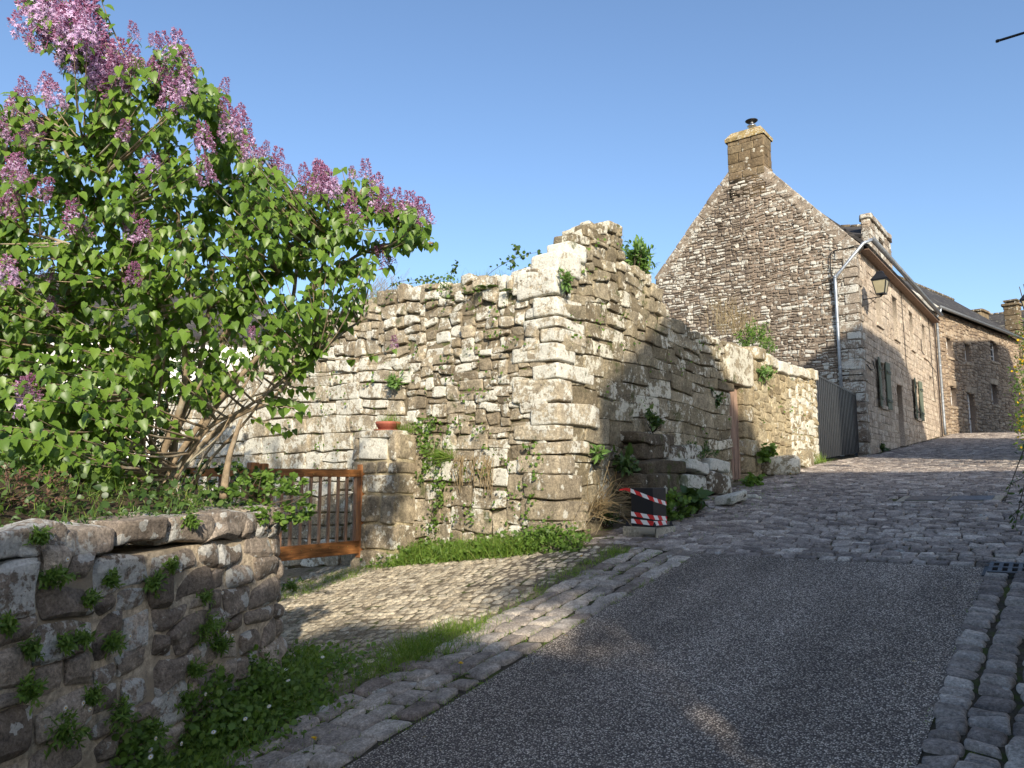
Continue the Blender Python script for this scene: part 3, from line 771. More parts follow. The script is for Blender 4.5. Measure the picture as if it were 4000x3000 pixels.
# raised earth bed behind it
bx = []
def bed():
    X = lin(-9.2, -2.4, .2); Y = lin(-3.2, 4.2, .2); gx, gy = np.meshgrid(X, Y, indexing='ij')
    us = np.linspace(-3.3, UEND, 200); pp, nn = path(us)
    P2 = np.stack([gx, gy], -1).reshape(-1, 2)
    dd = P2[:, None] - pp[None]; k = (dd ** 2).sum(-1).argmin(1); sd = (dd[np.arange(len(P2)), k] * nn[k]).sum(-1)
    ins = sd < -.10
    z = zt(us[k]) - .13 + .36 * np.clip(-sd, 0, 1.2) + .05 * noise(np.concatenate([P2, np.zeros((len(P2), 1))], 1), 1.5)
    z = np.where(ins, z, -2); idx = -np.ones(len(P2), int); keep = ins; idx[keep] = np.arange(keep.sum())
    V = np.concatenate([P2, z[:, None]], 1)[keep]; nb = len(Y)
    i, j = np.meshgrid(np.arange(len(X) - 1), np.arange(nb - 1), indexing='ij')
    F = np.stack([i * nb + j, (i + 1) * nb + j, (i + 1) * nb + j + 1, i * nb + j + 1], -1).reshape(-1, 4); F = idx[F]; F = F[(F >= 0).all(1)]
    MB().add(V, F).build('flower_bed', M['soil'], kind='structure')
    return us, pp, nn
BUS, BPP, BNN = bed()
def bedz(x, y):
    d = np.array([x, y]) - BPP; k = (d ** 2).sum(-1).argmin(); s = -(d[k] * BNN[k]).sum()
    return zt(BUS[k]) - .13 + .36 * np.clip(s, 0, 1.2)
# ================================================================== HOUSE 1
HX, HY = -5.1, 23.57
house = thing('stone_house', (HX, HY, 2.6), 'tall stone house with lichen spotted gable, end chimney and sunlit street front', 'house')
RX, RZ = -8.33, 13.05
gm = lambda u, v, d: np.stack([u, HY - d, v], -1)
g_top = interp_fn([(-11.78, 9.05), (-8.92, 12.31), (-8.33, 12.9), (-7.71, 12.17), (-4.95, 8.92)])
def g_lich(u, v):
    f = np.clip(abs(u + 8.2) / 2.4, 0, 1); 
    if v < 6.5: f = max(f, .55)
    q_ = noise(np.array([u, v, 0.]), 1.6, 8.) * .5
    f = np.clip(f + .35 * q_ + (.12 if u > -8 else 0), 0, 1)
    return R.uniform(.0, .38) if R.random() > .07 + .55 * f else R.uniform(.55, .85)
st = masonry(-11.72, -5.45, 2.2, 12.9, (.06, .14), (.12, .36), .018, .016, (.018, .038), (-.01, .012), (.06, .2), warp=.04, snap=.03, top=lambda u: g_top(u) - .34, lich=g_lich, tone=lambda u, v: R.beta(1.5, 2))
mb = MB(); lay(mb, st, gm, False, .08, .008, .014, q=4)
# quoins at the street corner and pale copings along the slopes
z = 2.3; k = 0
while z < 8.9:
    h = R.uniform(.22, .36); l1, l2 = (.62, .34) if k % 2 else (.40, .55); h = min(h, 8.95 - z)
    rock(mb, (HX - l1 / 2 + .035, HY + l2 / 2 - .05, z + h / 2), (l1 / 2, l2 / 2, h / 2 - .006), m=14, amp=.012, tone=R.uniform(.3, .9), lich=R.uniform(.3, .75)); z += h; k += 1
for (xa, za, xb, zb) in ((-11.8, 9.03, -8.92, 12.31), (-4.92, 8.90, -7.71, 12.17)):
    a = np.array([xa, za]); b = np.array([xb, zb]); ln = np.linalg.norm(b - a); d = (b - a) / ln; n = np.array([-d[1], d[0]]); n = n if n[1] > 0 else -n; s_ = 0
    while s_ < ln:
        l_ = min(R.uniform(.45, .8), ln - s_); c = a + d * (s_ + l_ / 2) - n * .19
        rock(mb, (c[0], HY + .19, c[1]), (l_ / 2 - .004, .21, .19), np.array([[d[0], 0, d[1]], [0, 1, 0], [n[0], 0, n[1]]]), m=16, amp=.01, tone=R.uniform(.3, .8), lich=R.uniform(.25, .55)); s_ += l_
mb.build('gable_wall', M['gable'], house, smooth=False)
mb = MB()
core(mb, np.linspace(-11.74, -5.13, 60), lambda u: g_top(u) - .16, lambda u: 2.0, lambda u, v, d: gm(u, v, d - .006), .6); mb.build('gable_mortar', M['gable_joint'], house)
# chimney
mb = MB(); cx0, cx1 = -8.92, -7.71
cm = lambda u, v, d: np.stack([u, HY - .02 - d, v], -1)
st = courses(cx0, cx1, 11.9, 13.30, (.26, .40), (.35, .7), .010, .01, .006, (.01, .018), (0, .004), (.02, .05), 0, lich=lambda u, v: R.uniform(0, .45))
lay(mb, st, cm, False, .1, .004, .006, q=8)
st = courses(HY, HY + .75, 11.9, 13.30, (.26, .40), (.35, .7), .010, .01, .006, (.01, .018), (0, .004), (.02, .05), 0, lich=lambda u, v: R.uniform(0, .45))
lay(mb, st, lambda u, v, d: np.stack([cx1 + d, u, v], -1), False, .1, .004, .006, q=8)
box(mb, (cx0 + .006, HY - .012, 11.2), (cx1 - .004, HY + .74, 13.30), .3, .3)
ch = mb.build('chimney', M['chimney'], house)
mb = MB(); V = []
for z, e in ((13.27, .06), (13.38, .07), (13.62, -.10)):
    V += [(cx0 - e, HY - .02 - e, z), (cx1 + e, HY - .02 - e, z), (cx1 + e, HY + .75 + e, z), (cx0 - e, HY + .75 + e, z)]
mb.add(V, np.array([[0, 1, 5, 4], [1, 2, 6, 5], [2, 3, 7, 6], [3, 0, 4, 7], [4, 5, 9, 8], [5, 6, 10, 9], [6, 7, 11, 10], [7, 4, 8, 11], [8, 9, 10, 11]]), .5, .5)
mb.build('chimney_cap', M['rust'], ch, smooth=False)
mb = MB(); fc = (-8.17, HY + .3, 13.6); lathe(mb, fc, [(.10, 0), (.10, .16), (.15, .17), (.15, .20), (.085, .22), (.085, .30)]); mb.build('flue_pipe', M['steel'], ch)
mb = MB(); lathe(mb, fc, [(.02, .30), (.13, .31), (.20, .36), (.21, .375), (.02, .36)]); mb.build('flue_cowl', M['iron'], ch)
# street front
EZ = 8.95; FY1 = 37.6
fm = lambda u, v, d: np.stack([HX + d, u, v], -1)
holes = [(25.80, 26.55, 4.25, 5.66), (31.90, 32.60, 4.25, 5.66), (28.50, 29.42, 2.8, 5.2), (25.95, 26.75, 6.95, 8.45), (28.72, 29.50, 6.90, 8.40), (31.85, 32.55, 6.95, 8.40), (34.6, 35.3, 7.0, 8.35), (35.7, 36.3, 5.9, 6.3)]
st = courses(HY + .5, FY1, 2.4, EZ, (.17, .27), (.25, .62), .012, .015, .008, (.006, .012), (-.003, .005), (.015, .04), .03, holes=holes, lich=lambda u, v: R.uniform(0, .55))
mb = MB(); lay(mb, st, fm, False, .05, .005, .006, q=8)
for (a, b, c, d) in holes[:-1]:      # dressed frames round the openings
    for zz in (c, d):
        pass
    rock(mb, (HX - .10, (a + b) / 2, d + .13), (.13, (b - a) / 2 + .22, .128), m=18, amp=.006, tone=.7, lich=.3)
    if c > 3: rock(mb, (HX - .08, (a + b) / 2, c - .06), (.15, (b - a) / 2 + .10, .058), m=18, amp=.006, tone=.7, lich=.4)
mb.build('street_front', M['facade'], house)
mb = MB()
def wall_with_holes(mb, u0, u1, v0, v1, holes, mapf, depth=.28, tone=.5):
    us = sorted({u0, u1, *[h[0] for h in holes], *[h[1] for h in holes]}); vs = sorted({v0, v1, *[max(v0, h[2]) for h in holes], *[h[3] for h in holes]})
    for i in range(len(us) - 1):
        for j in range(len(vs) - 1):
            uc, vc = (us[i] + us[i + 1]) / 2, (vs[j] + vs[j + 1]) / 2
            if any(a < uc < b and c < vc < d for a, b, c, d in holes): continue
            q = np.array([[us[i], vs[j]], [us[i + 1], vs[j]], [us[i + 1], vs[j + 1]], [us[i], vs[j + 1]]])
            mb.add(mapf(q[:, 0], q[:, 1], np.zeros(4)), np.array([[0, 1, 2, 3]]), tone, .3)
    for a, b, c, d in holes:
        c = max(c, v0)
        r = np.array([[a, c], [b, c], [b, d], [a, d]])
        V = np.concatenate([mapf(r[:, 0], r[:, 1], np.zeros(4)), mapf(r[:, 0], r[:, 1], np.full(4, -depth))])
        mb.add(V, np.array([[0, 1, 5, 4], [1, 2, 6, 5], [2, 3, 7, 6], [3, 0, 4, 7]]), tone, .3)
wall_with_holes(mb, HY + .05, FY1, 2.0, EZ, holes, lambda u, v, d: fm(u, v, d - .003))
mb.build('front_mortar', M['facade_joint'], house)
def window(parent, a, b, c, d, mapf, depth, cols=2, rows=3, fr=.05, name='window', paint='white', pane='pane', label=None):
    """timber frame with bars, and the glass as its own sub-part"""
    mb = MB(); pts = lambda u, v, dd: mapf(np.array([u]), np.array([v]), np.array([dd]))[0]
    def slab(u0, u1, v0, v1, d0, d1):
        V = np.array([pts(u, v, q) for u in (u0, u1) for v in (v0, v1) for q in (d0, d1)]); mb.add(V, BOXF)
    slab(a, a + fr, c, d, -depth, -depth + .05); slab(b - fr, b, c, d, -depth, -depth + .05); slab(a + fr, b - fr, c, c + fr, -depth, -depth + .049); slab(a + fr, b - fr, d - fr, d, -depth, -depth + .049)
    for k in range(1, cols): u = a + (b - a) * k / cols; slab(u - .018, u + .018, c + fr, d - fr, -depth, -depth + .042)
    for k in range(1, rows): v = c + (d - c) * k / rows; slab(a + fr, b - fr, v - .014, v + .014, -depth, -depth + .038)
    w = mb.build(name, M[paint], parent, smooth=False, label=label)
    mb = MB(); V = np.array([pts(u, v, -depth + .012) for u, v in ((a, c), (b, c), (b, d), (a, d))]); mb.add(V, np.array([[0, 1, 2, 3]])); mb.build('pane', M[pane], w, smooth=False)
    return w
for i, (a, b, c, d) in enumerate(holes):
    if i == 2: continue
    if i == 7:
        window(house, a, b, c, d, fm, .24, 1, 1); continue
    window(house, a, b, c, d, fm, .24)
mb = MB(); bevbox(mb, (HX - .25, 28.96, 4.1), I3, (.03, .46, 1.12), .01); dr = mb.build('front_door', M['doorwood'], house)
mb = MB(); lathe(mb, (HX - .20, 29.3, 4.1), [(.0, 0), (.03, .005), (.03, .02), (.0, .03)], 10); mb.build('handle', M['iron'], dr)
def shutter(y0, w, sgn, ang):
    # a ledged shutter hinged at y0, swung ang away from the wall
    mb = MB(); ca, sa = math.cos(ang), math.sin(ang)
    ax = np.array([[sa, sgn * ca, 0], [ca, -sgn * sa, 0], [0, 0, 1]]); org = np.array([HX + .06, y0, 4.95])
    n = 4
    for k in range(n):
        bevbox(mb, org + ax[0] * (w * (k + .5) / n), ax, (w / n / 2 - .003, .016, .78), .004)
    for zz in (-.5, .45): bevbox(mb, org + ax[0] * w * .5 + ax[1] * .03 + np.array([0, 0, zz]), ax, (w / 2 - .03, .014, .05), .004)
    s = mb.build('shutter', M['shutter'], house, smooth=False)
    for zz in (-.5, .45):
        mb = MB(); bevbox(mb, org + ax[0] * w * .35 + ax[1] * .05 + np.array([0, 0, zz]), ax, (w * .35, .006, .018), .002)
        mb.build('strap_hinge', M['iron'], s, smooth=False)
shutter(25.80, .50, -1, .10); shutter(26.58, .50, 1, .06); shutter(31.88, .50, -1, .10); shutter(32.62, .50, 1, .06)
# roof, eaves, gutter
mb = MB(); th = .12
def slope(mb, p, tone=.5):
    p = np.asarray(p, float); n = nrm(np.cross(p[1] - p[0], p[2] - p[0])); n = n if n[2] > 0 else -n
    V = np.concatenate([p, p - n * .09]); mb.add(V, np.array([[0, 1, 2, 3], [7, 6, 5, 4], [0, 4, 5, 1], [1, 5, 6, 2], [2, 6, 7, 3], [3, 7, 4, 0]]), tone)
slope(mb, [(-4.78, HY + .38, 8.99), (-4.78, FY1, 8.99), (-8.33, FY1, 12.5), (-8.33, HY + .38, 12.5)])
slope(mb, [(-11.9, HY + .38, 8.99), (-11.9, FY1, 8.99), (-8.33, FY1, 12.5), (-8.33, HY + .38, 12.5)])
mb.build('roof', M['slate'], house, smooth=False)
mb = MB(); box(mb, (-5.09, HY + .42, 8.86), (-4.80, FY1 - .02, 8.885)); mb.build('soffit', M['doorwood'], house, smooth=False)
def gutter(name, a, b, r, parent):
    a = np.asarray(a, float); b = np.asarray(b, float); d = nrm(b - a); s_ = nrm(np.cross(d, (0, 0, 1))); n = 12
    an = np.linspace(math.pi, 2 * math.pi, n); V = []
    for p in (a, b):
        for rr in (r, r - .008): V.append(p + rr * (np.cos(an)[:, None] * s_ + np.sin(an)[:, None] * np.array([0, 0, 1])))
    V = np.concatenate(V); k = np.arange(n - 1)
    F = [np.stack([k, k + 1, 2 * n + k + 1, 2 * n + k], 1), np.stack([n + k, 3 * n + k, 3 * n + k + 1, n + k + 1], 1), np.array([[0, n, 3 * n, 2 * n], [n - 1, 3 * n - 1, 4 * n - 1, 2 * n - 1]]), np.stack([k, n + k, n + k + 1, k + 1], 1), np.stack([2 * n + k, 2 * n + k + 1, 3 * n + k + 1, 3 * n + k], 1)]
    mb = MB().add(V, F)
    ln = np.linalg.norm(b - a)
    for s in np.arange(.4, ln, 1.3):       # joint collars
        p = a + d * s; ring = np.concatenate([p + (r + .006) * (np.cos(an)[:, None] * s_ + np.sin(an)[:, None] * np.array([0, 0, 1])), p + d * .05 + (r + .006) * (np.cos(an)[:, None] * s_ + np.sin(an)[:, None] * np.array([0, 0, 1]))])
        mb.add(ring, np.stack([k, k + 1, n + k + 1, n + k], 1))
    return mb.build(name, M['zinc'], parent)
gutter('gutter', (-4.70, HY + .30, 9.20), (-4.70, 37.3, 9.16), .085, house)
p1, p2, p3 = onY(3262, 1088, HY - .10), onY(3274, 1330, HY - .10), onY(3284, 1515, HY - .10)
mb = MB(); tube(mb, [(-4.70, HY + .34, 9.12), (-4.72, HY + .20, 9.05), (-4.85, HY - .02, 8.95), p1 + (.06, 0, .09), p1, p1 + (0, 0, -.12), (p1[0], HY - .10, p2[2]), (p1[0], HY - .10, p3[2] - 1.8)], .048, 10)
for zz in (8.0, 6.6, 5.2, 4.0): lathe(mb, (p1[0], HY - .10, zz), [(.048, 0), (.056, .01), (.056, .05), (.048, .06)], 10)
mb.build('downpipe', M['zinc'], house)
cb = [onY(px, py, HY - .075) for px, py in [(3355, 958), (3335, 962), (3300, 972), (3262, 978), (3245, 988), (3243, 1010), (3246, 1090), (3250, 1150)]]
mb = MB(); tube(mb, cb, .016, 6); mb.build('cable', M['cable'], house); mb = MB(); cb = [onY(px, py, HY - .075) for px, py in [(3286, 1466), (3330, 1464), (3372, 1462)]]; tube(mb, cb, .014, 6); mb.build('cable', M['cable'], house); mb = MB()
tube(mb, [(HX + .04, 24.0, 5.33), (HX + .05, 24.5, 5.22), (HX + .08, 24.85, 5.3), (HX + .05, 24.8, 5.55)], .014, 6)
mb.build('cable', M['cable'], house)
mb = MB(); tube(mb, [fm(np.array([a]), np.array([b]), np.array([.04]))[0] for a, b in ((30.3, 8.9), (30.35, 7.6), (30.4, 6.1), (30.5, 5.9))], .012, 6); mb.build('facade_cable', M['cable'], house); mb = MB()
tube(mb, [fm(np.array([a]), np.array([b]), np.array([.04]))[0] for a, b in ((34.0, 7.6), (34.05, 7.1), (36, 6.8), (37.4, 6.6))], .012, 6); mb.build('facade_cable', M['cable'], house); mb = MB()
tube(mb, [fm(np.array([a]), np.array([b]), np.array([.04]))[0] for a, b in ((36.3, 8.9), (36.4, 6.2), (36.5, 5.2))], .012, 6); mb.build('facade_cable', M['cable'], house)
# dormer rising through the roof
dy0, dy1 = onX(3408, 960, -5.05)[1], onX(3487, 1000, -5.05)[1]
dzt = onX(3450, 885, -5.05)[2]
print('dormer', dy0, dy1, dzt)
dm = MB()
st = courses(dy0, dy1, 9.0, dzt - .25, (.18, .3), (.25, .5), .012, .01, .008, (.012, .02), (0, .006), (.03, .08), .05, holes=[((dy0 + dy1) / 2 - .42, (dy0 + dy1) / 2 + .42, 9.6, dzt - .55)], lich=lambda u, v: R.uniform(.25, .7), tone=lambda u, v: R.uniform(.3, .8))
lay(dm, st, fm, False, .08, .005, .006, q=7)
st = courses(-5.34, HX, 9.0, dzt - .25, (.18, .3), (.25, .6), .012, .01, .008, (.012, .02), (0, .006), (.03, .08), .05, lich=lambda u, v: R.uniform(.25, .7), tone=lambda u, v: R.uniform(.3, .8))
lay(dm, st, lambda u, v, d: np.stack([u, dy0 - d, v], -1), False, .08, .005, .006, q=7)
wall_with_holes(dm, dy0 + .01, dy1, 9.0, dzt - .25, [((dy0 + dy1) / 2 - .42, (dy0 + dy1) / 2 + .42, 9.6, dzt - .55)], lambda u, v, d: fm(u, v, d - .003), .25)
box(dm, (-5.34, dy0 + .004, 9.0), (HX - .26, dy1, dzt - .26), .5, .4)
rock(dm, (HX - .11, (dy0 + dy1) / 2, dzt - .17), (.20, (dy1 - dy0) / 2 + .08, .09), m=10, amp=.02, tone=.5, lich=.5)
dmo = dm.build('dormer', M['gable'], house)
window(dmo if False else house, (dy0 + dy1) / 2 - .42, (dy0 + dy1) / 2 + .42, 9.6, dzt - .55, fm, .2, 2, 3, name='dormer_window')
mb = MB(); ym = (dy0 + dy1) / 2
slope(mb, [(-5.33, dy0 - .15, dzt - .78), (-8.6, dy0 - .15, dzt - .15), (-8.6, ym, dzt + .62), (-5.33, ym, dzt + .0)])
slope(mb, [(-5.33, dy1 + .15, dzt - .78), (-8.6, dy1 + .15, dzt - .15), (-8.6, ym, dzt + .62), (-5.33, ym, dzt + .0)])
box(mb, (-8.4, dy0 + .002, 9.5), (-5.35, dy1, dzt - .80))
mb.build('dormer_roof', M['slate'], dmo, smooth=False)
mb = MB()
for x in np.arange(-8.4, -5.6, .34):
    zz = dzt - .01 + .62 * (-5.33 - x) / 3.27; tube(mb, [(x, ym, zz), (x + .30, ym, zz - .057)], [.075, .085], 8)
mb.build('ridge_tile', M['slab'], dmo)
# ================================================================== HOUSE 2 round the bend
h2 = thing('brown_house', (E2[0], E2[1], 3.9), 'long brown rubble house in shade where the street bends, slate roof above', 'house')
f2 = lambda u, v, d: np.stack([E2[0] + D2[0] * u + N2[0] * d, E2[1] + D2[1] * u + N2[1] * d, v], -1)
def u2(px, py): p = onP(px, py, E2, N2); return float(np.dot(p - E2, D2)), float(p[2])
H2L = u2(3973, 1330)[0] + .2; E2Z = 9.6
h2holes = []
for (x0, y0, x1, y1) in [(3694, 1312, 3715, 1394), (3766, 1332, 3787, 1416), (3866, 1330, 3895, 1411), (3711, 1507, 3730, 1587), (3778, 1533, 3797, 1690), (3870, 1500, 3892, 1580)]:
    a, zt_ = u2(x0, y0); b, _ = u2(x1, y0); _, zb_ = u2((x0 + x1) / 2, y1); h2holes.append((a, max(b, a + .7), min(zb_, zt_ - .9), zt_))
print('h2 holes', [tuple(round(x, 2) for x in h) for h in h2holes], H2L)
h2holes[4] = (h2holes[4][0], h2holes[4][0] + .9, 3.5, h2holes[4][3])
st = masonry(.25, H2L, 3.2, E2Z, (.10, .24), (.20, .58), .022, .016, (.018, .036), (-.008, .012), (.06, .18), warp=.04, holes=h2holes, lich=lambda u, v: R.uniform(0, .6))
mb = MB(); lay(mb, st, f2, False, .06, .006, .014, q=5)
ax2 = np.array([D2, N2, [0, 0, 1.]])
for (a, b, c, d) in h2holes:
    p = f2(np.array([(a + b) / 2]), np.array([d + .14]), np.array([-.10]))[0]; rock(mb, p, ((b - a) / 2 + .25, .14, .138), ax2, m=16, amp=.01, tone=.8, lich=.3)
    if c > 4: p = f2(np.array([(a + b) / 2]), np.array([c - .06]), np.array([-.08]))[0]; rock(mb, p, ((b - a) / 2 + .12, .15, .058), ax2, m=16, amp=.01, tone=.8, lich=.3)
mb.build('front_wall', M['rubble2'], h2)
mb = MB(); wall_with_holes(mb, .0, H2L, 2.8, E2Z, h2holes, lambda u, v, d: f2(u, v, d - .003), .3)
q = np.array([[0, 0], [0, 0]])
for uu in (0.0, H2L):
    pts = [f2(np.array([uu]), np.array([z]), np.array([d]))[0] for z, d in ((2.8, -.02), (2.8, -6.4), (9.6, -6.4), (12.5, -3.2), (9.6, -.02))]; mb.add(pts, [np.array([[0, 1, 2, 3, 4]])], .5, .3)
mb.build('wall_mortar', M['gable_joint'], h2)
for i, (a, b, c, d) in enumerate(h2holes):
    if i == 4:
        mb = MB(); V = [f2(np.array([u]), np.array([v]), np.array([dd]))[0] for u in (a, b) for v in (c, d) for dd in (-.28, -.22)]; mb.add(V, BOXF); o = mb.build('door', M['white'], h2, smooth=False)
        mb = MB(); p = f2(np.array([b - .12]), np.array([c + 1.3]), np.array([-.20]))[0]; box(mb, p - .03, p + .03); mb.build('handle', M['iron'], o); continue
    window(h2, a, b, c, d, f2, .26, 2, 3)
mb = MB(); P = lambda u, v, d: f2(np.array([float(u)]), np.array([float(v)]), np.array([float(d)]))[0]
slope(mb, [P(.02, 9.66, .28), P(H2L + .2, 9.66, .28), P(H2L + .2, 12.55, -3.2), P(.02, 12.55, -3.2)])
slope(mb, [P(.02, 9.66, -6.7), P(H2L + .2, 9.66, -6.7), P(H2L + .2, 12.55, -3.2), P(.02, 12.55, -3.2)])
mb.build('roof', M['slate'], h2, smooth=False)
mb = MB()
for u in np.arange(0, H2L, .38): tube(mb, [P(u, 12.56, -3.2), P(u + .34, 12.56, -3.2)], [.09, .10], 8)
mb.build('ridge_tile', M['slab'], h2)
mb = MB()      # stone coping of the near gable
a, b = P(-.12, 9.45, .25), P(-.12, 12.65, -3.2); ln = np.linalg.norm(b - a); dv = (b - a) / ln; nv = nrm(np.cross(D2, dv)); nv = nv if nv[2] > 0 else -nv
s_ = 0
while s_ < ln: l_ = min(R.uniform(.5, .8), ln - s_); rock(mb, a + dv * (s_ + l_ / 2) + nv * .02, (l_ / 2 - .005, .2, .13), np.array([dv, D2, nv]), m=14, amp=.012, tone=.9, lich=.8); s_ += l_
mb.build('gable_coping', M['gable'], h2)
gutter('gutter', P(-.2, 9.62, .36), P(H2L + .2, 9.62, .36), .085, h2)
mb = MB(); pp = P(.10, 0, .14); tube(mb, [P(.1, 9.56, .34), P(.1, 9.35, .30), P(.1, 9.15, .14), (pp[0], pp[1], 4.3), (pp[0], pp[1], 3.85)], .055, 10)
for zz in (8.6, 6.9, 5.3): lathe(mb, (pp[0], pp[1], zz), [(.055, 0), (.066, .01), (.066, .06), (.055, .07)], 10)
mb.build('downpipe', M['zinc'], h2)
def stack(name, c, ax, w, d, z0, z1, parent, mat, cap=True):
    mb = MB(); ax = np.asarray(ax); zz = z0
    while zz < z1 - .05:
        h = min(R.uniform(.25, .4), z1 - zz)
        for sx in (-.5, .5): rock(mb, np.array([c[0], c[1], zz + h / 2]) + ax[0] * w * sx * .5, (w / 4 - .004, d / 2, h / 2 - .005), ax, m=14, amp=.012, tone=R.uniform(.2, .8), lich=R.uniform(.2, .7))
        zz += h
    if cap: rock(mb, (c[0], c[1], z1 + .05), (w / 2 + .1, d / 2 + .1, .08), ax, m=12, amp=.012, tone=.6, lich=.6)
    return mb.build(name, M[mat], parent)
q = onP(3826, 1215, P(0, 0, -3.2), N2); uq = float(np.dot(q - E2, D2)); stack('chimney', P(uq, 0, -3.2), ax2, 1.5, .6, 11.6, q[2] - .12, h2, 'chimney')
qa = onP(3952, 1180, P(0, 0, -.8), N2); uq = float(np.dot(qa - E2, D2)); print('stack2', uq, qa)
st2 = stack('end_chimney', P(uq, 0, -.8), ax2, .74, .74, 8.6, qa[2] - .25, h2, 'chimney')
mb = MB(); pc = P(uq, qa[2], -.8)
for sx in (-.24, .24):
    for sy in (-.24, .24): box(mb, pc + D2 * sx + N2 * sy - (.05, .05, .3), pc + D2 * sx + N2 * sy + (.05, .05, .02))
bevbox(mb, pc + (0, 0, .05), ax2, (.36, .36, .05), .01); mb.build('chimney_cowl', M['slab'], st2, smooth=False)
# house 3 roof beyond
ct = at(3925, 1300, 66)
h3 = thing('far_house', (ct[0], ct[1], 4.5), 'distant house beyond the bend showing only its grey slate roof and pale eave', 'house')
fwd = nrm(np.array([ct[0], ct[1], 0])); rt = np.array([fwd[1], -fwd[0], 0])
def Q(r, f, z): return np.array([ct[0], ct[1], 0]) + rt * r + fwd * f + np.array([0, 0, z])
z_r = at(3925, 1208, 66)[2]; z_e = at(3925, 1330, 66)[2]
mb = MB(); slope(mb, [Q(-4, -2.2, z_e), Q(9, -2.2, z_e), Q(9, 1.5, z_r), Q(-4, 1.5, z_r)]); slope(mb, [Q(-4, 5.2, z_e), Q(9, 5.2, z_e), Q(9, 1.5, z_r), Q(-4, 1.5, z_r)]); mb.build('roof', M['slate'], h3, smooth=False)
mb = MB(); V = [Q(r, f, z) for r in (-3.8, 8.8) for f in (-2, 5) for z in (3.5, z_e + .05)]; mb.add(V, BOXF); mb.build('wall', M['gable_joint'], h3, smooth=False)
mb = MB()
for r in np.arange(-3.9, 8.9, .4): tube(mb, [Q(r, 1.5, z_r), Q(r + .36, 1.5, z_r)], .1, 6)
mb.build('ridge_tile', M['slab'], h3)
# white rendered house behind the lilac
ct = at(560, 1365, 22); fwd = nrm(np.array([ct[0], ct[1], 0])); rt = np.array([fwd[1], -fwd[0], 0])
wh = thing('white_house', (ct[0], ct[1], 1.0), 'white rendered house with grey slate roof glimpsed through the lilac branches', 'house')
ze = at(560, 1290, 22)[2]; zr = at(560, 1080, 22)[2]
mb = MB(); V = [Q(r, f, z) for r in (-6, 3.6) for f in (0, 6) for z in (-1, ze)]; mb.add(V, BOXF)
mb.add([Q(3.6, 0, ze), Q(3.6, 6, ze), Q(3.6, 3, zr + .4)], np.array([[0, 1, 2]])); mb.add([Q(-6, 0, ze), Q(-6, 6, ze), Q(-6, 3, zr + .4)], np.array([[0, 1, 2]])); mb.build('wall', M['render'], wh, smooth=False)
mb = MB(); slope(mb, [Q(-6.2, -.3, ze - .1), Q(3.8, -.3, ze - .1), Q(3.8, 3, zr + .5), Q(-6.2, 3, zr + .5)]); slope(mb, [Q(-6.2, 6.3, ze - .1), Q(3.8, 6.3, ze - .1), Q(3.8, 3, zr + .5), Q(-6.2, 3, zr + .5)]); mb.build('roof', M['slate'], wh, smooth=False)
for r in (-3.6, -.6):
    window(wh, r, r + 1.0, ze - 1.6, ze - .4, lambda u, v, d: np.array([Q(a, -b, c) for a, b, c in zip(u, d, v)]), -.01)
#@@PART3
# ================================================================== TIMBER GATE
GX = -7.86
def gate_leaf(ya, yb, label):
    zt0 = onX(1200, 1838, GX)[2]; zb0 = .90
    g = thing('wooden_gate', (GX, (ya + yb) / 2, zb0), label, 'gate', None)
    mb = MB(); bevbox(mb, (GX, yb - .055, (zt0 + zb0) / 2 + .03), I3, (.05, .055, (zt0 - zb0) / 2 + .06), .008); mb.build('stile', M['gatewood_v'], g, smooth=False)
    mb = MB(); bevbox(mb, (GX, ya + .05, (zt0 + zb0) / 2 + .03), I3, (.05, .05, (zt0 - zb0) / 2 + .05), .008); mb.build('stile', M['gatewood_v'], g, smooth=False)
    mb = MB(); bevbox(mb, (GX + .01, (ya + yb) / 2, zt0 - .03), I3, (.035, (yb - ya) / 2 - .105, .05), .006); tr = mb.build('top_rail', M['gatewood'], g, smooth=False)
    mb = MB(); bevbox(mb, (GX + .01, (ya + yb) / 2, zb0 + .115), I3, (.035, (yb - ya) / 2 - .105, .085), .006); br = mb.build('bottom_rail', M['gatewood'], g, smooth=False)
    n = 10; y0 = ya + .10; y1 = yb - .11
    for k in range(n):
        y = y0 + (y1 - y0) * (k + .55) / n
        mb = MB(); bevbox(mb, (GX, y, (zt0 + zb0) / 2 + .06), I3, (.016, .019, (zt0 - zb0) / 2 - .125), .004); mb.build('bar', M['gatebar'], g, smooth=False)
        for zz, pr in ((zt0 - .045, tr), (zb0 + .135, br)):
            mb = MB(); lathe(mb, (GX + .046, y, zz), [(.0, .0), (.008, .001), (.006, .006), (.0, .007)], 8, axis=np.array([[0, 1, 0], [0, 0, 1], [1, 0, 0]])); mb.build('bolt', M['brass'], pr)
ya = onX(1012, 1840, GX)[1]; yb = onX(1428, 1840, GX)[1]
gate_leaf(ya, yb, 'oiled brown wooden gate leaf with vertical bars, hinged beside the stone pillar')
gate_leaf(ya - (yb - ya) - .03, ya - .03, 'second brown wooden gate leaf mostly hidden behind the lilac trunks')
mb = MB(); rock(mb, (GX - .15, yb + .07, 1.93), (.09, .07, .08), m=3, amp=.008, tone=.1, lich=.0); mb.build('leaf_shadow_lump', M['slab'], label='small dark round stone lying just above the gate hinge stile', cat='stone')  # dark lump put in place of a leaf shadow on the wall
